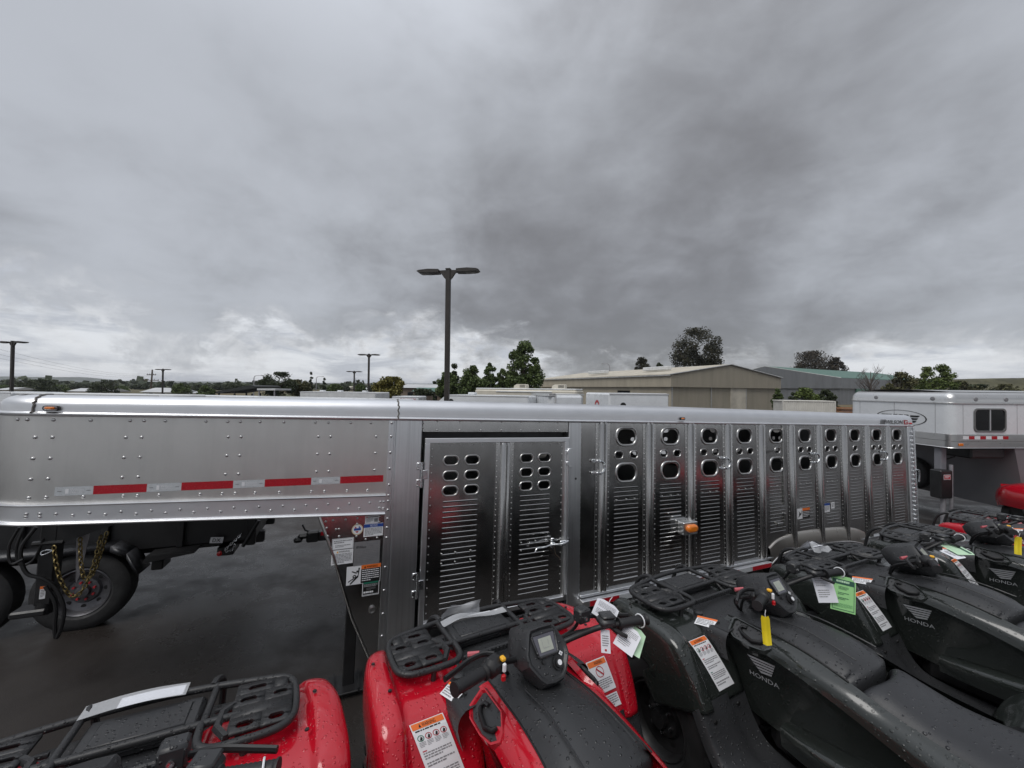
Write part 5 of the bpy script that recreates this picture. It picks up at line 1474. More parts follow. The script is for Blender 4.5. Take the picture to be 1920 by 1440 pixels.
d = Decal((-.004, 1.9, H - .42), (-.004, .5, H - .42), (-.004, 1.9, H - .80), off=.004); d.text('ATC', .45, .1, .95, .9, 0, 1); d.rect(.1, .2, .32, .9, 0, 1); d.rect(.14, .35, .28, .9, 1, 2); d.build('lettering', [M_BLACK, M_WHITE], at_)
mb = MB(); mb.prism([(-.02, H + .02), (.30, H + .02), (.34, H - .02), (.34, H - .9), (.26, H - .9), (.26, H - .1), (-.02, H - .1)], -.012, 2.312); mb.build('corner_cap', M_HALU, at_, 30)
wt, L, H = box_trailer('cargo_trailer', 'white wedge-nosed trailer with a dark round vent behind the tall lamp post', 835, 18.5, 992, 17.2, 740, wedge=1.0, vents=(.9,))
mb = MB(); mb.lathe([(.13, -.004), (.13, -.02), (.001, -.03)], 16, 'y', (.32, 0, H - .32)); mb.build('side_vent', M_BLACK, wt, 40)
for (nm, pa, da, pb, db, py, lb, mt, vt) in (
    ('travel_trailer', 562, 31, 704, 30, 734, 'long grey-white travel trailer with roof vents below two far lamp posts', M_WHITE_G, (1.2, 2.8, 5.0)),
    ('cargo_trailer', 300, 24, 735, 20, 741, 'long low white trailer whose roof edge runs behind the silver neck', M_WHITE_P, ()),
    ('cargo_trailer', 735, 27, 786, 27, 743, 'small white trailer with red lettering behind the yellowish tree', M_WHITE_P, ()),
    ('travel_trailer', 30, 19, 300, 18, 737, 'dull grey trailer roof just behind the rounded silver nose', M_WHITE_G, ()),
    ('travel_trailer', -60, 24, 21, 23, 734, 'white trailer at the left edge beside the leftmost lamp post', M_WHITE_P, ())):
    t, L, H = box_trailer(nm, lb, pa, da, pb, db, py, mat=mt, vents=vt)
    if 'lettering' in lb:
        d = Decal((.6, -.004, H - .12), (L - .25, -.004, H - .12), (.6, -.004, H - .30), off=.003); d.text('CARSON', 0.15, 0, 1, 1, 0, 1); d.rect(0, 0, .1, 1, 0, 1); d.build('lettering', [M_REDINK], t)
# motorhome
M, L, a = frame2(890, 27, 1082, 24.5); H = top_z(890, 27, 729, a)
mh = thing('motorhome', 'cream motorhome with two rooftop air conditioners in front of green trees', 'motorhome', M)
mb = MB(); mb.box((L / 2, 1.25, (H + .5) / 2), (L, 2.5, H - .5), bev=.12); mb.build('body', M_CREAM, mh, 30)
mb = MB(); mb.box((L / 2, 1.25, H + .02), (L - .1, 2.4, .1), bev=.05); mb.build('roof', M_WHITE_G, mh, 30)
for x in (L * .42, L * .80):
    mb = MB(); mb.prism([(x - .45, H + .06), (x + .45, H + .06), (x + .45, H + .30), (x + .38, H + .36), (x - .22, H + .36), (x - .40, H + .26)], .9, 1.6); mb.build('air_conditioner', M_CREAM, mh, 30)
    mb = MB()
    for k in range(4): mb.box((x + .2, .893, H + .14 + .05 * k), (.4, .01, .02))
    mb.build('louvre', M_BLACK, mh)
for (x0, x1) in ((.37, .44), (.47, .60), (.80, .92), (.04, .22)):
    mb = MB(); mb.box((L * (x0 + x1) / 2, -.008, H - .85), (L * (x1 - x0), .03, .85), bev=.02); mb.build('window', M_GLASS_D, mh)
mb = MB(); mb.box((L / 2, -.02, H - .16), (L * .55, .06, .09), bev=.03); mb.build('awning', M_WHITE_G, mh)
for x in (L * .2, L * .75): wheel(mh, (x, .05, .42), .42, .26, M_RUBBER, M_STEELRIM)

# ------------------------------------------------------------------ lamp posts
def lamp_post(px, depth, pytop, label, yaw=0., span=None):
    b = at(px, depth); zt = at(px, depth, pytop).z; g0 = gz(b.x, b.y); Hh = zt - g0
    t = thing('lamp_post', label, 'lamp post', frame(Vector((math.cos(yaw), math.sin(yaw), 0)), Vector((-math.sin(yaw), math.cos(yaw), 0)), UPZ, Vector((b.x, b.y, g0))), 'double-headed lamp posts of the lot')
    mb = MB(); mb.box((0, 0, Hh / 2), (.17, .17, Hh), bev=.012); mb.box((0, 0, Hh + .02), (.19, .19, .05), bev=.01); mb.box((0, 0, .3), (.5, .5, .6), bev=.03); mb.build('pole', M_LAMP, t)
    for sx in (-1, 1):
        mb = MB(); mb.prism([(sx * .08, Hh - .02), (sx * .08, Hh - .38), (sx * .16, Hh - .30), (sx * .28, Hh - .12), (sx * .36, Hh - .12), (sx * .36, Hh - .03)], -.05, .05); mb.build('arm', M_LAMP, t)
        mb = MB(); mb.prism([(sx * .34, Hh - .01), (sx * .34, Hh - .12), (sx * .75, Hh - .13), (sx * 1.10, Hh - .11), (sx * 1.19, Hh - .06), (sx * 1.10, Hh - .02), (sx * .75, Hh + .01)], -.19, .19); hd = mb.build('lamp_head', M_LAMP, t, 20)
        mb = MB(); mb.box((sx * .86, 0, Hh - .135), (.36, .26, .012)); mb.build('lens', M_LAMP_L, hd)
    return t
lamp_post(838, 14.4, 505, 'tall dark double-headed lamp post nearest to the silver trailer', rad(-8))
lamp_post(22, 30, 640, 'dark double-headed lamp post at the left edge above the trailer nose', rad(-6))
lamp_post(305, 58, 692, 'far double-headed lamp post beside the wooden power pole', rad(-4))
lamp_post(691, 41, 664, 'double-headed lamp post left of the yellowish tree, the taller of two', rad(-3))
lamp_post(664, 58, 696, 'double-headed lamp post, the shorter of two left of the yellowish tree', rad(-3))
# slender street lights and a power pole
def street_light(px, depth, py, label, arm=-1):
    b = at(px, depth); g0 = gz(b.x, b.y); Hh = at(px, depth, py).z - g0
    t = thing('street_light', label, 'street light', frame(Vector((1, 0, 0)), Vector((0, 1, 0)), UPZ, Vector((b.x, b.y, g0))), 'slender far street lights')
    mb = MB(); mb.tube([(0, 0, 0), (0, 0, Hh * .9)], [.16, .10], 8); mb.build('pole', M_GUSSET, t)
    mb = MB(); mb.tube(catmull([(0, 0, Hh * .9), (arm * .25, 0, Hh * .97), (arm * 1.0, 0, Hh), (arm * 1.9, 0, Hh)], 4), .08, 6); mb.build('arm', M_GUSSET, t)
    mb = MB(); mb.box((arm * 2.2, 0, Hh), (.8, .35, .18), bev=.06); mb.build('lamp_head', M_GUSSET, t)
street_light(1143, 125, 682, 'pale curved street light behind the tan warehouse roof')
street_light(476, 100, 704, 'thin street light left of the dark pine tree', 1)
street_light(593, 130, 706, 'thin street light between two dark cypress trees', 1)
b = at(283, 140); g0 = gz(b.x, b.y); Hh = at(283, 140, 693).z - g0
pp = thing('power_pole', 'wooden power pole with two crossarms left of the far lamp post', 'power pole', frame(Vector((1, 0, 0)), Vector((0, 1, 0)), UPZ, Vector((b.x, b.y, g0))))
mb = MB(); mb.tube([(0, 0, 0), (.4, 0, Hh)], [.30, .22], 10); mb.build('pole', M_WOODPOLE, pp)
for z, w_ in ((Hh - 1.9, 3.2), (Hh - 3.9, 5.4)):
    mb = MB(); mb.box((.3, -.2, z), (w_, .22, .22)); mb.build('crossarm', M_WOODPOLE, pp)
    for k in (-.46, -.2, .2, .46):
        mb = MB(); mb.lathe([(.14, 0), (.17, .12), (.08, .36), (.001, .38)], 8, 'z', (.3 + w_ * k, -.2, z + .11)); mb.build('insulator', M_GUSSET, pp)
for i, (k, py) in enumerate(((-.46, 640), (.46, 652), (0, 660))):
    s = Vector((b.x + .3 + 3.2 * k, b.y - .2, g0 + Hh - 1.5 - .4 * i)); e = at(-60, 46, py)
    pts = [s.lerp(e, t / 16) - Vector((0, 0, 1.5 * math.sin(math.pi * t / 16))) for t in range(17)]
    mb = MB(); mb.tube(pts, .013, 5); mb.build('wire', M_BLACK, None)
    tag(COL.objects[-1], ['upper', 'middle', 'lowest'][i] + ' overhead power line running left from the wooden pole', 'power line', 'overhead power lines')

# ------------------------------------------------------------------ buildings
def corrug(name, col, scale, dark=.82):
    m, nt, bb = newmat(name)
    v = coords(nt); wv = nnode(nt, 'ShaderNodeTexWave', wave_type='BANDS', bands_direction='X'); nt.links.new(v, wv.inputs['Vector'])
    wv.inputs['Scale'].default_value = scale; wv.inputs['Distortion'].default_value = 0.0
    stain = noise(nt, coords(nt, scale=(1, 1, .15)), .9, 5, .6)
    c = cmix(nt, mrange(nt, stain, .35, .75, 0, 1), col, tuple(x * .8 for x in col))
    nt.links.new(c, bb.inputs['Base Color']); bb.inputs['Roughness'].default_value = .55
    bump(nt, bb, wv.outputs['Fac'], 1.0, .10)
    return m
M_TANW = corrug('tan_ribbed_metal', (.43, .385, .30), 1.35)
M_TANROOF = plain('weathered_tan_roof', (.50, .46, .38), .6, 0, .2, .5)
M_GREYW = corrug('grey_ribbed_metal', (.20, .21, .225), 1.0)
M_GREENROOF = plain('green_metal_roof', (.075, .16, .125), .5, 0, .1, .4)
M_GALV = plain('galvanised_trim', (.45, .45, .44), .5, .5, .2, 2)
def gable(name, label, pa, da, pb, db, depth, eave, rise, wallmat, roofmat, band=None, cat='warehouse', ridge_t=.5, group=None, over=.3):
    M, W, a = frame2(pa, da, pb, db)
    t = thing(name, label, cat, M, group)
    R_ = ridge_t * W
    mb = MB(); mb.prism([(0, -2), (W, -2), (W, eave), (R_, eave + rise), (0, eave)], 0, depth); mb.build('wall', wallmat, t, 0)
    mb = MB()
    for (x0, z0, x1, z1) in ((-over, eave + .02, R_, eave + rise + .05), (R_, eave + rise + .05, W + over, eave + .02)):
        mb.add([(x0, -over, z0), (x1, -over, z1), (x1, depth + over, z1), (x0, depth + over, z0), (x0, -over, z0 + .18), (x1, -over, z1 + .18), (x1, depth + over, z1 + .18), (x0, depth + over, z0 + .18)],
               [(0, 3, 2, 1), (4, 5, 6, 7), (0, 1, 5, 4), (2, 3, 7, 6), (0, 4, 7, 3), (1, 2, 6, 5)])
    rf = mb.build('roof', roofmat, t, 0)
    if band:
        o = .45
        mb = MB(); mb.prism([(-o, eave - band), (W + o, eave - band), (W + o, eave), (R_, eave + rise), (-o, eave)], -o, depth); mb.build('upper_band', wallmat, t, 0)
    mb = MB(); mb.tube([(-over - .15, -over - .02, eave + .1), (R_, -over - .02, eave + rise + .15), (W + over + .15, -over - .02, eave + .1)], .12, 6); mb.build('roof_trim', M_GALV, t, 0)
    return t, W, rf
tw, W, rf = gable('warehouse', 'tan ribbed metal warehouse with a low gable roof', 1258, 65, 1457, 76, 47, 6.45, 2.1, M_TANW, M_TANROOF, band=2.0, over=.6)
for (x, y) in ((4.0, 26), (5.5, 9)):
    mb = MB(); mb.box((x, y, 8.35 - .10 * (8 - x)), (1.2, 6.5, .7), bev=.08); mb.build('roof_vent', M_WHITE_G, tw)
for x in (.15, 9.4, 18.6, W - .15):
    mb = MB(); mb.tube([(x, -.12, 0), (x, -.12, 4.45)], .09, 6); mb.build('downpipe', M_GALV, tw)
mb = MB(); mb.box((-.62, 23, 6.42), (.22, 47, .22)); mb.build('gutter', M_GALV, tw)
mb = MB(); mb.box((16.5, -.06, 2.4), (4.2, .12, 4.8)); mb.build('sliding_door', M_TANROOF, tw)
for y in (12, 30):
    mb = MB(); mb.box((-.06, y, 3.2), (.12, 3.6, 1.1)); mb.build('window', M_GLASS_D, tw)
gw, W, rf = gable('warehouse', 'grey metal warehouse with a green roof right of the tan one', 1331, 160, 1575, 120, 85, 8.3, 4.6, M_GREYW, M_GREENROOF, band=3.2)
mb = MB(); mb.box((W + .3, 14, 3.0), (.5, 9, 4.2)); mb.build('roller_door', M_GREENROOF, gw)
# shipping container and lumber
M, L, a = frame2(1467, 43, 1567, 42); H = top_z(1467, 43, 750.5, a)
ct = thing('shipping_container', 'off-white ribbed shipping container in front of the shrubs', 'container', M)
M_CONT = plain('container_white', (.60, .58, .53), .6, 0, .12, 1.2)
mb = MB(); x = .12; pts = []
while x < L - .1:
    pts += [(x, .05), (x + .07, .05), (x + .11, 0.01), (x + .18, .01)]; x += .22
pts = [(0.1, .05)] + pts + [(L - .1, .05), (L - .1, 2.4), (.1, 2.4)]
mb.prism(pts, .15, H - .12, 'z'); mb.build('wall', M_CONT, ct, 0)
mb = MB(); mb.box((L / 2, 1.2, H - .06), (L, 2.44, .12), bev=.02); mb.box((.06, 0.02, H / 2), (.12, .14, H)); mb.box((L - .06, .02, H / 2), (.12, .14, H)); mb.box((L / 2, 0.02, .1), (L, .14, .16)); mb.build('frame', M_CONT, ct)
M_LUMB = plain('lumber', (.30, .15, .075), .8, 0, .35, 2, island=.3)
M, L, a = frame2(1566, 47, 1602, 46)
lp = thing('lumber_pile', 'reddish stack of lumber between container and horse trailer', 'lumber', M)
rr = random.Random(4)
for k in range(14):
    mb = MB(); mb.box((L / 2 + rr.uniform(-.2, .2), .3 * (k % 3), .3 + .13 * k), (L, .26, .10), rot=Quaternion((0, 0, 1), rr.uniform(-.05, .05))); mb.build('plank', M_LUMB, lp)
# low buildings on the left
M_HROOF = plain('pale_house_roof', (.50, .51, .52), .6, 0, .1, .3); M_HWALL = plain('pale_house_wall', (.46, .45, .42), .7, 0, .1, .5); M_BROWNB = plain('brown_building_wall', (.22, .17, .13), .7, 0, .1, .5)
def shed(name, label, px0, px1, d, py_e, py_r, wall=None, roof=None, dep=9, cat='house', windows=2):
    a = at((px0 + px1) / 2, d); g0 = gz(a.x, a.y)
    ez_ = at(px0, d, py_e).z - g0; rz_ = at((px0 + px1) / 2, d + dep / 2, py_r).z - g0
    M, W, a = frame2(px0, d, px1, d)
    t = thing(name, label, cat, M, 'low buildings in the distance')
    mb = MB(); mb.box((W / 2, dep / 2, ez_ / 2 - .5), (W, dep, ez_ + 1)); mb.build('wall', wall or M_HWALL, t, 0)
    mb = MB(); mb.prism([(-.6, ez_), (dep / 2, max(rz_, ez_ + .5)), (dep + .6, ez_)], -.5, W + .5, 'x'); mb.build('roof', roof or M_HROOF, t, 0)
    for k in range(windows):
        mb = MB(); mb.box((W * (k + .7) / (windows + .4), -.02, ez_ * .55), (W * .12, .08, ez_ * .3)); mb.build('window', M_GLASS_D, t)
shed('house', 'white-roofed low house below the wooden power pole', 268, 322, 115, 735, 727)
shed('house', 'long pale roof left of the wooden power pole', 130, 200, 150, 733.5, 728)
shed('house', 'pale low shed right of the wooden power pole', 318, 362, 120, 737, 733)
shed('house', 'pale roof at the far left edge beside the lamp post', -10, 12, 120, 731, 726)
shed('building', 'brown flat building with white roof behind the yellowish tree', 752, 838, 88, 727, 720.5, M_BROWNB, M_HROOF, 14, 'building', 3)
shed('house', 'low house with a dark green roof in front of the brown building', 778, 832, 70, 734, 727, M_BROWNB, M_GREENROOF, 8, 'house', 2)
shed('house', 'tan far building left of the two lamp posts', 634, 652, 330, 729, 724, M_BROWNB, M_TANROOF, 20)
shed('house', 'white far building beyond the two lamp posts', 672, 690, 300, 730, 727)
# carport
M, L, a = frame2(405, 62, 478, 62); H = top_z(405, 62, 734, a); H2 = top_z(470, 62, 722, a)
cp = thing('carport', 'dark carport canopy sloping up beyond the silver neck', 'carport', M)
mb = MB(); mb.prism([(0, H), (L * .9, H2), (L, H2 - .2), (L, H2 - .5), (0, H - .35)], 0, 7); mb.build('canopy', plain('dark_canopy', (.03, .033, .032), .6, 0, .2, 1), cp, 0)
for x in (.3, L * .45, L * .9):
    for y in (.3, 6.7):
        mb = MB(); mb.box((x, y, H / 2 - .3), (.18, .18, H)); mb.build('post', M_STEEL_B, cp)
M, L, a = frame2(482, 55, 516, 55); H = top_z(482, 55, 730, a)
cp = thing('carport', 'small pale flat canopy next to the dark carport', 'carport', M)
mb = MB(); mb.box((L / 2, 2, H), (L, 4, .25)); mb.build('canopy', M_WHITE_G, cp)
for x in (.2, L - .2):
    mb = MB(); mb.box((x, .2, H / 2), (.14, .14, H)); mb.build('post', M_GUSSET, cp)
# board fence
M, L, a = frame2(783, 50, 812, 50)
fn = thing('board_fence', 'short weathered board fence left of the tall lamp post', 'fence', M)
for k in range(10):
    mb = MB(); mb.box((L * (k + .5) / 10, 0, top_z(783, 50, 742, a) / 2), (L / 10 - .03, .05, top_z(783, 50, 742, a))); mb.build('board', M_WOODPOLE, fn)
# ------------------------------------------------------------------ trees
def leafmat(name, a, b):
    m, nt, bb = newmat(name)
    g = nnode(nt, 'ShaderNodeNewGeometry'); v = coords(nt)
    f = mmath(nt, 'ADD', mmath(nt, 'MULTIPLY', g.outputs['Random Per Island'], .6), mmath(nt, 'MULTIPLY', noise(nt, v, .6, 3), .5))
    nt.links.new(cmix(nt, mrange(nt, f, .2, .9, 0, 1), a, b), bb.inputs['Base Color'])
    bb.inputs['Roughness'].default_value = .55; bb.inputs['Specular IOR Level'].default_value = .3
    return m
LM = {'green': leafmat('green_leaves', (.045, .072, .020), (.125, .165, .055)), 'dark': leafmat('dark_leaves', (.026, .038, .018), (.07, .085, .040)),
      'rust': leafmat('rusty_dark_leaves', (.020, .024, .013), (.062, .056, .032)), 'yellow': leafmat('yellowish_leaves', (.10, .095, .02), (.22, .19, .05)),
      'olive': leafmat('olive_leaves', (.05, .052, .02), (.12, .115, .05)), 'bright': leafmat('bright_leaves', (.06, .09, .018), (.14, .18, .05)), 'maroon': leafmat('maroon_leaves', (.026, .022, .014), (.070, .052, .034))}
M_BARK = plain('bark', (.055, .042, .032), .9, 0, .35, 3)
def tree(px, depth, py_top, wpx, kind, label, shape='round', name=None, seed=1, dens=1.0, py_bot=None, trunk_f=.22, cat='tree', group='trees beyond the lot'):
    rr = random.Random(seed * 77 + int(px))
    b = at(px, depth); g0 = gz(b.x, b.y); Hh = (at(px, depth, py_top).z - g0) * 1.03; R_ = wpx / 721. * depth / 2
    t = thing(name or ('tree' if cat == 'tree' else 'shrub'), label, cat, frame(Vector((1, 0, 0)), Vector((0, 1, 0)), UPZ, Vector((b.x, b.y, g0))), group)
    z0 = Hh * trunk_f
    tk = MB(); tr = max(.05, R_ * .055)
    tk.tube([(0, 0, -.3), (rr.uniform(-.1, .1) * R_, 0, Hh * .35), (rr.uniform(-.1, .1) * R_, 0, Hh * .8)], [tr * 1.4, tr, tr * .3], 7)
    limbs = []
    for k in range(9 if shape != 'bare' else 26):
        a = rr.uniform(0, 6.28); zz = Hh * rr.uniform(.28, .7); rr_ = R_ * rr.uniform(.5, .9)
        e = Vector((math.cos(a) * rr_, math.sin(a) * rr_, min(Hh * .95, zz + rr_ * rr.uniform(.5, 1.3))))
        m_ = Vector((e.x * .45, e.y * .45, zz + (e.z - zz) * .35))
        tk.tube([(0, 0, zz * .8), m_, e], [tr * .55, tr * .35, tr * .1], 5)
        limbs.append((m_, e))
        if shape == 'bare':
            for j in range(5):
                s = m_.lerp(e, rr.uniform(.2, 1)); d = Vector((rr.uniform(-1, 1), rr.uniform(-1, 1), rr.uniform(.5, 1.6))) * R_ * .33
                tk.tube([s, s + d * .6, s + d], [tr * .18, tr * .12, tr * .06], 4)
    tk.build('trunk', M_BARK if shape != 'bare' else plain('bare_twigs', (.10, .085, .075), .9, 0, .2, 3), t)
    if shape == 'bare': return t
    pxs = 1.0 / 721 * depth
    leaf = max(.26 * math.sqrt(R_ / 3 + .3), pxs * 1.75)
    ncl = int(44 * dens) if shape != 'column' else 24
    mb = MB()
    for c in range(ncl):
        for _ in range(50):
            u, v, w_ = rr.uniform(-1, 1), rr.uniform(-1, 1), rr.uniform(0, 1)
            if shape == 'round': lim = math.sqrt(max(0, 1 - (2 * w_ - 1) ** 2)) * (.85 + .15 * rr.random())
            elif shape == 'cone': lim = (1 - w_) ** .75 * .95 + .05
            elif shape == 'oval': lim = (1 - w_ ** 2.2) ** .6 * (.45 + .55 * min(1, w_ * 3))
            elif shape == 'pine': lim = (.35 + .65 * math.sin(math.pi * min(1, w_ * 1.1)) ** .8)
            elif shape == 'column': lim = math.sin(math.pi * (w_ * .85 + .1)) * 1.0
            else: lim = math.sqrt(max(0, 1 - w_ ** 2))
            if u * u + v * v <= lim * lim: break
        if c < 2: u, v, w_ = .08 * (c - .5), 0, .97 - .04 * c; lim = .1
        if lim > .3 and rr.random() < .55:
            k = lim / max(.05, math.hypot(u, v)) * rr.uniform(.75, 1.0); u, v = u * k, v * k
        cc = Vector((u * R_ * .88, v * R_ * .88, z0 + (Hh - z0) * (.03 + .94 * w_)))
        cr = R_ * rr.uniform(.20, .38) if shape != 'column' else R_ * .5
        if shape == 'pine': cr *= .8
        nl = int(165 * dens)
        for _ in range(nl):
            d = Vector((rr.gauss(0, 1), rr.gauss(0, 1), rr.gauss(0, .75)))
            d = d.normalized() * (rr.random() ** .45) * cr
            q = cc + d
            if q.z > Hh: q.z = Hh - rr.random() * .2 * R_
            if q.z < .1: continue
            n_ = Vector((rr.gauss(0, 1), rr.gauss(0, 1), rr.gauss(.4, 1))).normalized(); s = leaf * rr.uniform(.6, 1.35)
            a_ = n_.orthogonal().normalized() * s * .5; b_ = n_.cross(a_).normalized() * s * (.5 if shape != 'pine' else .3)
            mb.add([q - a_ - b_ * .3, q + b_, q + a_ + b_ * .2, q - b_], [(0, 1, 2, 3)])
    mb.build('crown', LM[kind], t, 0)
    return t
tree(522, 72, 699, 66, 'dark', 'dark spiky pine right of the small pale canopy', 'pine', seed=2)
tree(558, 84, 713, 46, 'olive', 'brownish low tree between the dark pine and the first cypress', 'round', seed=3)
tree(583, 120, 698, 7, 'dark', 'taller thin dark cypress left of the two lamp posts', 'column', seed=4, trunk_f=.05)
tree(608, 120, 709, 6, 'dark', 'shorter thin dark cypress left of the two lamp posts', 'column', seed=5, trunk_f=.05)
tree(627, 110, 721, 30, 'green', 'small green tree right of the shorter cypress', 'round', seed=6)
tree(676, 95, 721, 26, 'green', 'small green tree between the two lamp posts', 'round', seed=7)
tree(731, 58, 708, 60, 'yellow', 'yellowish green tree left of the tall lamp post', 'round', seed=8, dens=1.0)
tree(852, 66, 684, 30, 'dark', 'dark conifer directly right of the tall lamp post', 'cone', seed=9)
tree(838, 60, 700, 48, 'green', 'green tree partly hidden by the tall lamp post', 'oval', seed=10, dens=1.2)
tree(887, 58, 688, 56, 'green', 'broad green tree second right of the tall lamp post', 'oval', seed=11, dens=1.1)
tree(918, 60, 682, 32, 'green', 'slim green tree left of the tallest green tree', 'oval', seed=12, dens=1.2)
tree(942, 60, 693, 32, 'green', 'lower green tree hugging the tallest green tree', 'oval', seed=13, dens=1.2)
tree(983, 57, 643, 72, 'green', 'tallest green tree left of the tan warehouse', 'oval', seed=14, dens=1.35, trunk_f=.12)
tree(1305, 125, 618, 92, 'rust', 'big dark tree rising behind the tan warehouse roof', 'round', seed=15, dens=1.35, trunk_f=.3)
tree(1201, 130, 672, 36, 'rust', 'smaller dark tree behind the middle of the tan warehouse roof', 'round', seed=16, trunk_f=.3)
tree(1235, 150, 682, 24, 'dark', 'dark treetop just above the tan roof right of the smaller dark tree', 'round', seed=26, trunk_f=.3)
tree(1522, 190, 661, 84, 'maroon', 'wide dark reddish tree behind the green-roofed warehouse', 'dome', seed=17, dens=1.2, trunk_f=.45)
tree(1568, 185, 672, 36, 'maroon', 'small reddish tree at the right of the wide reddish tree', 'dome', seed=27, trunk_f=.45)
SG = 'shrubs by the warehouses'
tree(1508, 52, 729, 50, 'bright', 'bright green rounded shrub behind the container', 'dome', seed=18, trunk_f=.1, cat='shrub', group=SG)
tree(1548, 52, 733, 40, 'dark', 'darker green shrub right of the bright one', 'dome', seed=19, trunk_f=.1, cat='shrub', group=SG)
tree(1487, 54, 737, 20, 'dark', 'small dark shrub left of the bright one', 'dome', seed=29, trunk_f=.1, cat='shrub', group=SG)
tree(1458, 60, 730, 20, 'green', 'green shrub at the right corner of the tan warehouse', 'oval', seed=20, trunk_f=.1, cat='shrub', group=SG)
tree(1632, 80, 681, 50, 'olive', 'bare twiggy tree in front of the green-roofed warehouse', 'bare', seed=21)
tree(1675, 82, 684, 30, 'olive', 'slim bare tree right of the twiggy one', 'bare', seed=22)
G2 = 'shrubs on the hillside at right'
for i, (px, pt, wp, kd, lb) in enumerate(((1690, 700, 60, 'olive', 'olive bushy tree left in the row above the horse trailer roof'), (1738, 690, 44, 'bright', 'leafy green tree second in the row above the horse trailer roof'), (1768, 685, 46, 'bright', 'tallest leafy green tree above the horse trailer roof'),
                                          (1800, 716, 60, 'olive', 'low olive bush right of the tallest green tree'), (1715, 712, 70, 'olive', 'low olive bush below the leafy trees'), (1835, 722, 56, 'dark', 'low dark bush near the right end of the row'), (1885, 722, 60, 'olive', 'low olive bush at the right edge of the hillside'))):
    tree(px, 70 + 3 * i, pt, wp, kd, lb, 'dome' if pt > 699 else 'oval', seed=30 + i, trunk_f=.08, group=G2, py_bot=740)
G3 = 'trees in the far valley'
for i, (px, d, pt, wp, kd, lb) in enumerate(((42, 130, 718, 40, 'dark', 'dark tree right of the leftmost lamp post'), (78, 130, 712, 50, 'dark', 'tallest dark tree right of the leftmost lamp post'), (108, 150, 722, 34, 'green', 'green tree next to the tallest left one'),
        (196, 130, 713, 42, 'dark', 'dark wide tree between the leftmost lamp post and the power pole'), (226, 170, 724, 30, 'green', 'low green tree right of the dark wide one'), (340, 115, 720, 34, 'green', 'round green tree right of the power pole'),
        (386, 95, 723, 30, 'green', 'green tree left of the dark carport'), (368, 180, 722, 24, 'dark', 'small dark tree between two green ones near the carport'), (440, 200, 719, 34, 'dark', 'dark tree behind the carport'), (410, 260, 721, 30, 'dark', 'far dark tree left behind the carport'),
        (12, 170, 722, 30, 'green', 'green tree at the left edge'), (150, 240, 721, 34, 'dark', 'far dark tree above the long pale roof'), (262, 260, 722, 26, 'dark', 'far dark tree just left of the power pole'), (700, 240, 724, 22, 'dark', 'far dark tree left of the yellowish tree'), (646, 260, 724, 20, 'dark', 'far dark tree left of the shorter lamp post'), (815, 110, 716, 22, 'dark', 'dark treetop above the brown building'), (790, 66, 730, 60, 'dark', 'dark low hedge bush in front of the green-roofed house'))):
    tree(px, d, pt, wp, kd, lb, 'dome' if d < 200 else 'round', seed=60 + i, dens=.75, trunk_f=.08, group=G3)
# woodland band far off
wb = MB(); rr = random.Random(99)
for k in range(9000):
    px = rr.uniform(-150, 1150); d = rr.uniform(350, 800)
    b = at(px, d); z = gz(b.x, b.y) + rr.random() ** 1.5 * (4 + 6 * (math.sin(px * .03) * .5 + .5) * (math.sin(px * .11 + d * .01) * .5 + .5)) + 1
    s = rr.uniform(1.2, 3.2); n_ = Vector((rr.gauss(0, 1), rr.gauss(0, 1), rr.gauss(0, 1))).normalized(); a_ = n_.orthogonal().normalized() * s; b_ = n_.cross(a_).normalized() * s
    q = Vector((b.x, b.y, z)); wb.add([q - a_, q + b_, q + a_, q - b_], [(0, 1, 2, 3)])
tag(wb.build('far_woodland', LM['dark'], None, 0), 'distant dark green woodland across the valley', 'woodland', kind='stuff')
# ------------------------------------------------------------------ papers, bags and tags on the quad bikes
def on_atv(k, p): return ATV[k].matrix_world @ Vector(p)
def card(name, label, cat, k, top, width, height, face, mat, fn=None, mats=None, tilt=0., group='hang tags on the handlebars', clip=.12, up=None):
    """hanging card: top = local point on the bike, face = world direction it faces"""
    o = on_atv(k, top); f = Vector(face).normalized()
    upv = Vector(up).normalized() if up else UPZ
    x = upv.cross(f).normalized(); z = f.cross(x).normalized()
    if tilt: 
        x, z = x * math.cos(tilt) + z * math.sin(tilt), z * math.cos(tilt) - x * math.sin(tilt)
    M = frame(x, -f, z, o)
    mb = MB(); w_, h = width / 2, height; c = clip * width
    poly = [(-w_ + c * 2, 0), (w_ - c * 2, 0), (w_, -c * 1.6), (w_, -h + c * .4), (w_ - c * .4, -h), (-w_ + c * .4, -h), (-w_, -h + c * .4), (-w_, -c * 1.6)]
    bend = .0 if fn else .014
    rows = []
    for i in range(9):
        t = i / 8; zz = -h * t
        wl_ = w_ - (c * 2 * (1 - t / .12) if t < .12 else 0)
        cur = bend * math.sin(t * 2.2 + len(label)) * t
        rows.append([(-wl_ + 2 * wl_ * j / 6, cur + bend * .45 * math.cos(j * .9 + len(label) * .7), zz) for j in range(7)])
    mb.grid(rows)
    o_ = mb.build(name, mat, None, 180); o_.matrix_world = M
    tag(o_, label, cat, group)
    mb = MB(); mb.tube([(0, 0, -.004), (0, -.004, .012), (.004, 0, .028)], .0016, 5); s = mb.build('string', M_WHITE, o_)
    if fn:
        d = Decal((-w_, -.001, 0), (w_, -.001, 0), (-w_, -.001, -h), off=.0008); d.n = Vector((0, -1, 0)); fn(d); pr = d.build('print', mats, o_)
    return o_
toc = Vector((-.45, -1, .45))
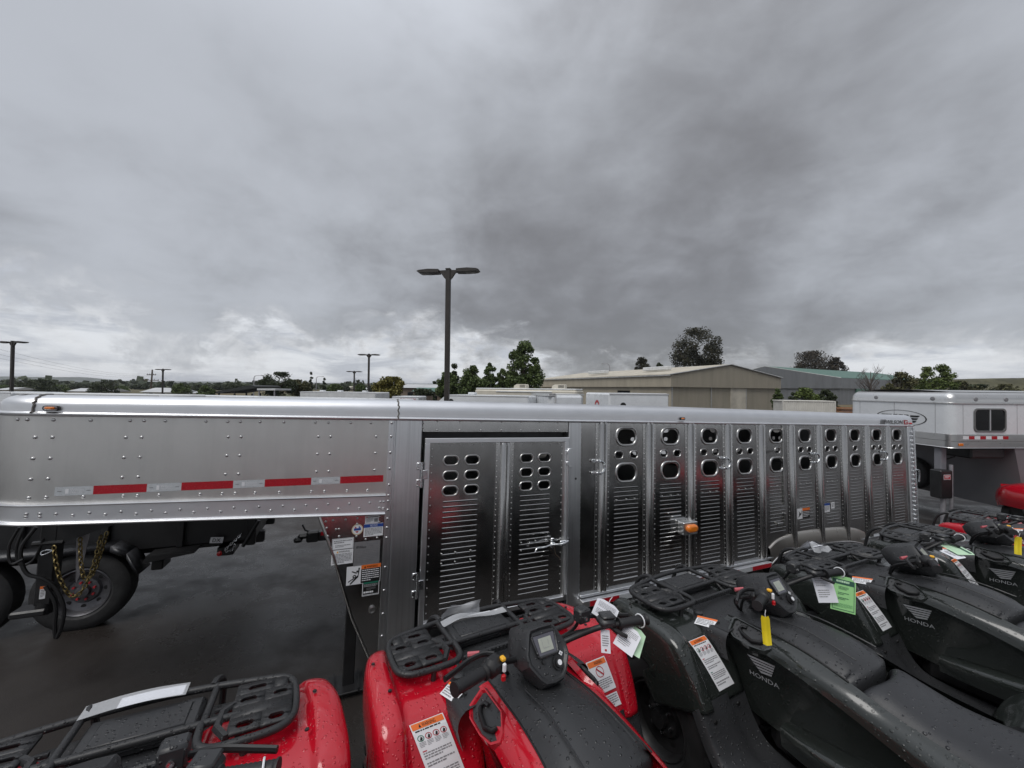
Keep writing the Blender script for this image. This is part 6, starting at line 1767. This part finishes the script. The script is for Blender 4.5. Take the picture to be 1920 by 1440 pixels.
def green_print(d):
    d.rect(.06, .10, .94, .24, 0, 1); d.rect(.06, .24, .08, .95, 0, 1); d.rect(.92, .24, .94, .95, 0, 1); d.rect(.06, .94, .94, .955, 0, 1)
    d.lines(.2, .13, .8, .19, 1, 1, 2, seed=2, fill=.9); d.lines(.3, .30, .7, .40, 3, 0, 1, seed=3, fill=.4); d.lines(.28, .47, .72, .55, 2, 0, 1, seed=4, fill=.45); d.lines(.28, .61, .72, .69, 2, 0, 1, seed=5, fill=.45); d.lines(.13, .78, .87, .90, 5, 2, 1, seed=6, fill=.3)
GM = [plain('dark_green_ink', (.03, .10, .07), .5, 0, 0), M_PALEGREEN, plain('mid_green_ink', (.10, .30, .14), .5, 0, 0)]
def white_print(d): d.lines(.12, .15, .88, .45, 5, 0, 1, seed=7, fill=.35); d.lines(.12, .55, .7, .85, 4, 0, 1, seed=8, fill=.35)
WP = [M_GREYINK, M_REDINK]
card('hang_tag', 'bright green hang tag with dark print on the nearest black quad bike', 'tag', 'b1', (.425, .13, 1.075), .118, .185, (-.25, -1, .25), M_GREENTAG, green_print, GM, rad(-8))
card('hang_tag', 'white hang tag half hidden behind the bright green tag', 'tag', 'b1', (.335, .205, 1.075), .095, .145, (-.35, -1, .3), M_PAPER, white_print, WP, rad(10))
card('hang_tag', 'yellow strip tag on the left grip of the nearest black quad bike', 'tag', 'b1', (-.435, .11, 1.06), .034, .12, (-.5, -1, .1), M_YELLOW, None, None, rad(4), clip=.05)
card('hang_tag', 'yellow strip tag on the left grip of the farthest black quad bike', 'tag', 'b3', (-.40, .12, 1.06), .038, .13, (-.7, -1, .1), M_YELLOW, None, None, rad(-5), clip=.05)
card('hang_tag', 'small white card with red dot on the middle red quad bike', 'tag', 'red', (.268, .205, 1.065), .038, .085, (-.3, -1, .35), M_PAPER, lambda d: (d.lines(.15, .25, .85, .75, 5, 0, 1, seed=9, fill=.4), d.disc(.5, .87, .12, .05, 1, 1)), WP, rad(4), clip=.02)
card('hang_tag', 'pale green tag showing under the middle red quad bike right grip', 'tag', 'red', (.40, .16, 1.065), .10, .10, (-.3, -1, .9), M_PALEGREEN, None, None, rad(-18))
card('hang_tag', 'white tag in front of the pale green one on the middle red quad bike', 'tag', 'red', (.375, .15, 1.070), .085, .095, (-.3, -1, .8), M_PAPER, white_print, WP, rad(-26))
card('hang_tag', 'crumpled white label behind the middle red quad bike right brake housing', 'tag', 'red', (.33, .245, 1.145), .10, .075, (-.3, -1, .5), M_PAPER, white_print, WP, rad(-22))
card('hang_tag', 'pale green card lying flat under the second black quad bike right grip', 'tag', 'b2', (.38, .16, 1.055), .12, .16, (.1, -.25, 1), M_PALEGREEN, lambda d: d.rect(.1, .15, .9, .3, 0, 1), GM, rad(-70), up=(.2, 1, 0))
card('hang_tag', 'white card beside the pale green one on the second black quad bike', 'tag', 'b2', (.27, .17, 1.04), .09, .12, (.1, -.25, 1), M_PAPER, white_print, WP, rad(-60), up=(.2, 1, 0))
card('hang_tag', 'white tag with dark wing emblem hanging at the lower left edge', 'tag', 'red0', (.335, .140, 1.06), .105, .16, (.15, -1, .7), M_PAPER, lambda d: [d.poly([(.35 + .03 * i, .52 + .06 * i), (.8 - .03 * i, .46 + .06 * i), (.78 - .03 * i, .50 + .06 * i), (.42 + .03 * i, .57 + .06 * i)], 0, 1) for i in range(4)], WP, rad(4))
card('hang_tag', 'pale green tag behind the white one at the lower left edge', 'tag', 'red0', (.37, .17, 1.065), .10, .15, (.15, -1, .8), M_PALEGREEN, None, None, rad(-5))
card('hang_tag', 'pale green card on the far red quad bike at the right edge', 'tag', 'rfar', (.20, .16, 1.03), .12, .12, (.1, -.3, 1), M_PALEGREEN, None, None, rad(-60), up=(.2, 1, 0))
# clear sleeves and a bag on the racks
def mk_film():
    m, nt, b = newmat('clear_plastic_film')
    b.inputs['Base Color'].default_value = (.8, .82, .85, 1); b.inputs['Roughness'].default_value = .16; b.inputs['Transmission Weight'].default_value = .0
    b.inputs['Alpha'].default_value = .42
    bump(nt, b, noise(nt, coords(nt), 55, 5, .6, .6), .7, .004)
    return m
M_FILM = mk_film()
def sheet(name, label, cat, k, ctrl, mat, nu=5, group=None, jit=.0, seed=1):
    rr = random.Random(seed)
    mb = MB(); mb.patch([[Vector(q) + Vector((rr.uniform(-jit, jit), rr.uniform(-jit, jit), rr.uniform(-jit, jit))) for q in r] for r in ctrl], nu, nu)
    o = mb.build(name, mat, None, 180); o.matrix_world = ATV[k].matrix_world.copy()
    tag(o, label, cat, group)
    return o
s0 = sheet('plastic_sleeve', 'white paper in a clear plastic sleeve on the lower left quad bike', 'paper', 'red0', [[(-.20 + .30 * u, .985 - .055 * v, .878 + .012 * math.sin(3 * u) - .004 * v) for u in (0, .33, .66, 1)] for v in (0, .5, 1.2)], M_FILM)
p0 = sheet('paper_sheet', 'folded white paper inside the sleeve on the lower left quad bike', 'paper', 'red0', [[(-.10 + .19 * u, .975 - .045 * v, .8755 + .010 * math.sin(3 * (u * .6 + .3)) - .004 * v) for u in (0, .33, .66, 1)] for v in (0, .5, 1.1)], M_PAPER)
s1 = sheet('plastic_sleeve', 'crumpled clear plastic sleeve standing up on the middle red quad bike rack', 'paper', 'red', [[(-.17 + .20 * u, .94 + .03 * math.sin(5 * u) - .01 * v, .875 + .075 * v * (.4 + .6 * u)) for u in (0, .25, .5, .75, 1)] for v in (0, .5, 1)], M_FILM, jit=.008, seed=3)
p1 = sheet('paper_sheet', 'white paper lying across the rack of the middle red quad bike', 'paper', 'red', [[(-.19 + .36 * u, .915 - .05 * v + .02 * math.sin(4 * u), .874 + .008 * math.sin(7 * u)) for u in (0, .25, .5, .75, 1)] for v in (0, .5, 1)], M_FILM, jit=.004, seed=5)
rr = random.Random(12)
bag = [[(-.19 + .26 * u, .93 - .12 * v + rr.uniform(-.012, .012), .872 + .085 * math.sin(math.pi * min(1, v * .9 + .05)) * (1 - .75 * u) + rr.uniform(-.008, .014)) for u in (0, .2, .4, .6, .8, 1)] for v in (0, .25, .5, .75, 1)]
sheet('plastic_bag', 'clear plastic bag bunched on the front rack of the second black quad bike', 'bag', 'b2', bag, M_FILM)
pb = sheet('paper_sheet', 'white folded paper inside the plastic bag', 'paper', 'b2', [[(-.17 + .12 * u, .905 - .085 * v, .876 + .055 * math.sin(math.pi * (v * .45 + .02))) for u in (0, .5, 1)] for v in (0, .5, 1)], M_PAPER)
# ------------------------------------------------------------------ thin damp air over the valley
hz = MB(); hz.box((0, 2040, 18), (5600, 4300, 60))
ho = hz.build('haze', bpy.data.materials.new('damp_air'), None, 0)
hm = ho.data.materials[0]; hm.use_nodes = True
for nd in list(hm.node_tree.nodes): hm.node_tree.nodes.remove(nd)
ov = hm.node_tree.nodes.new('ShaderNodeOutputMaterial'); pv_ = hm.node_tree.nodes.new('ShaderNodeVolumePrincipled')
pv_.inputs['Color'].default_value = (.86, .90, .97, 1); pv_.inputs['Density'].default_value = .00013; pv_.inputs['Anisotropy'].default_value = .2
hm.node_tree.links.new(pv_.outputs[0], ov.inputs['Volume'])
tag(ho, kind='stuff')
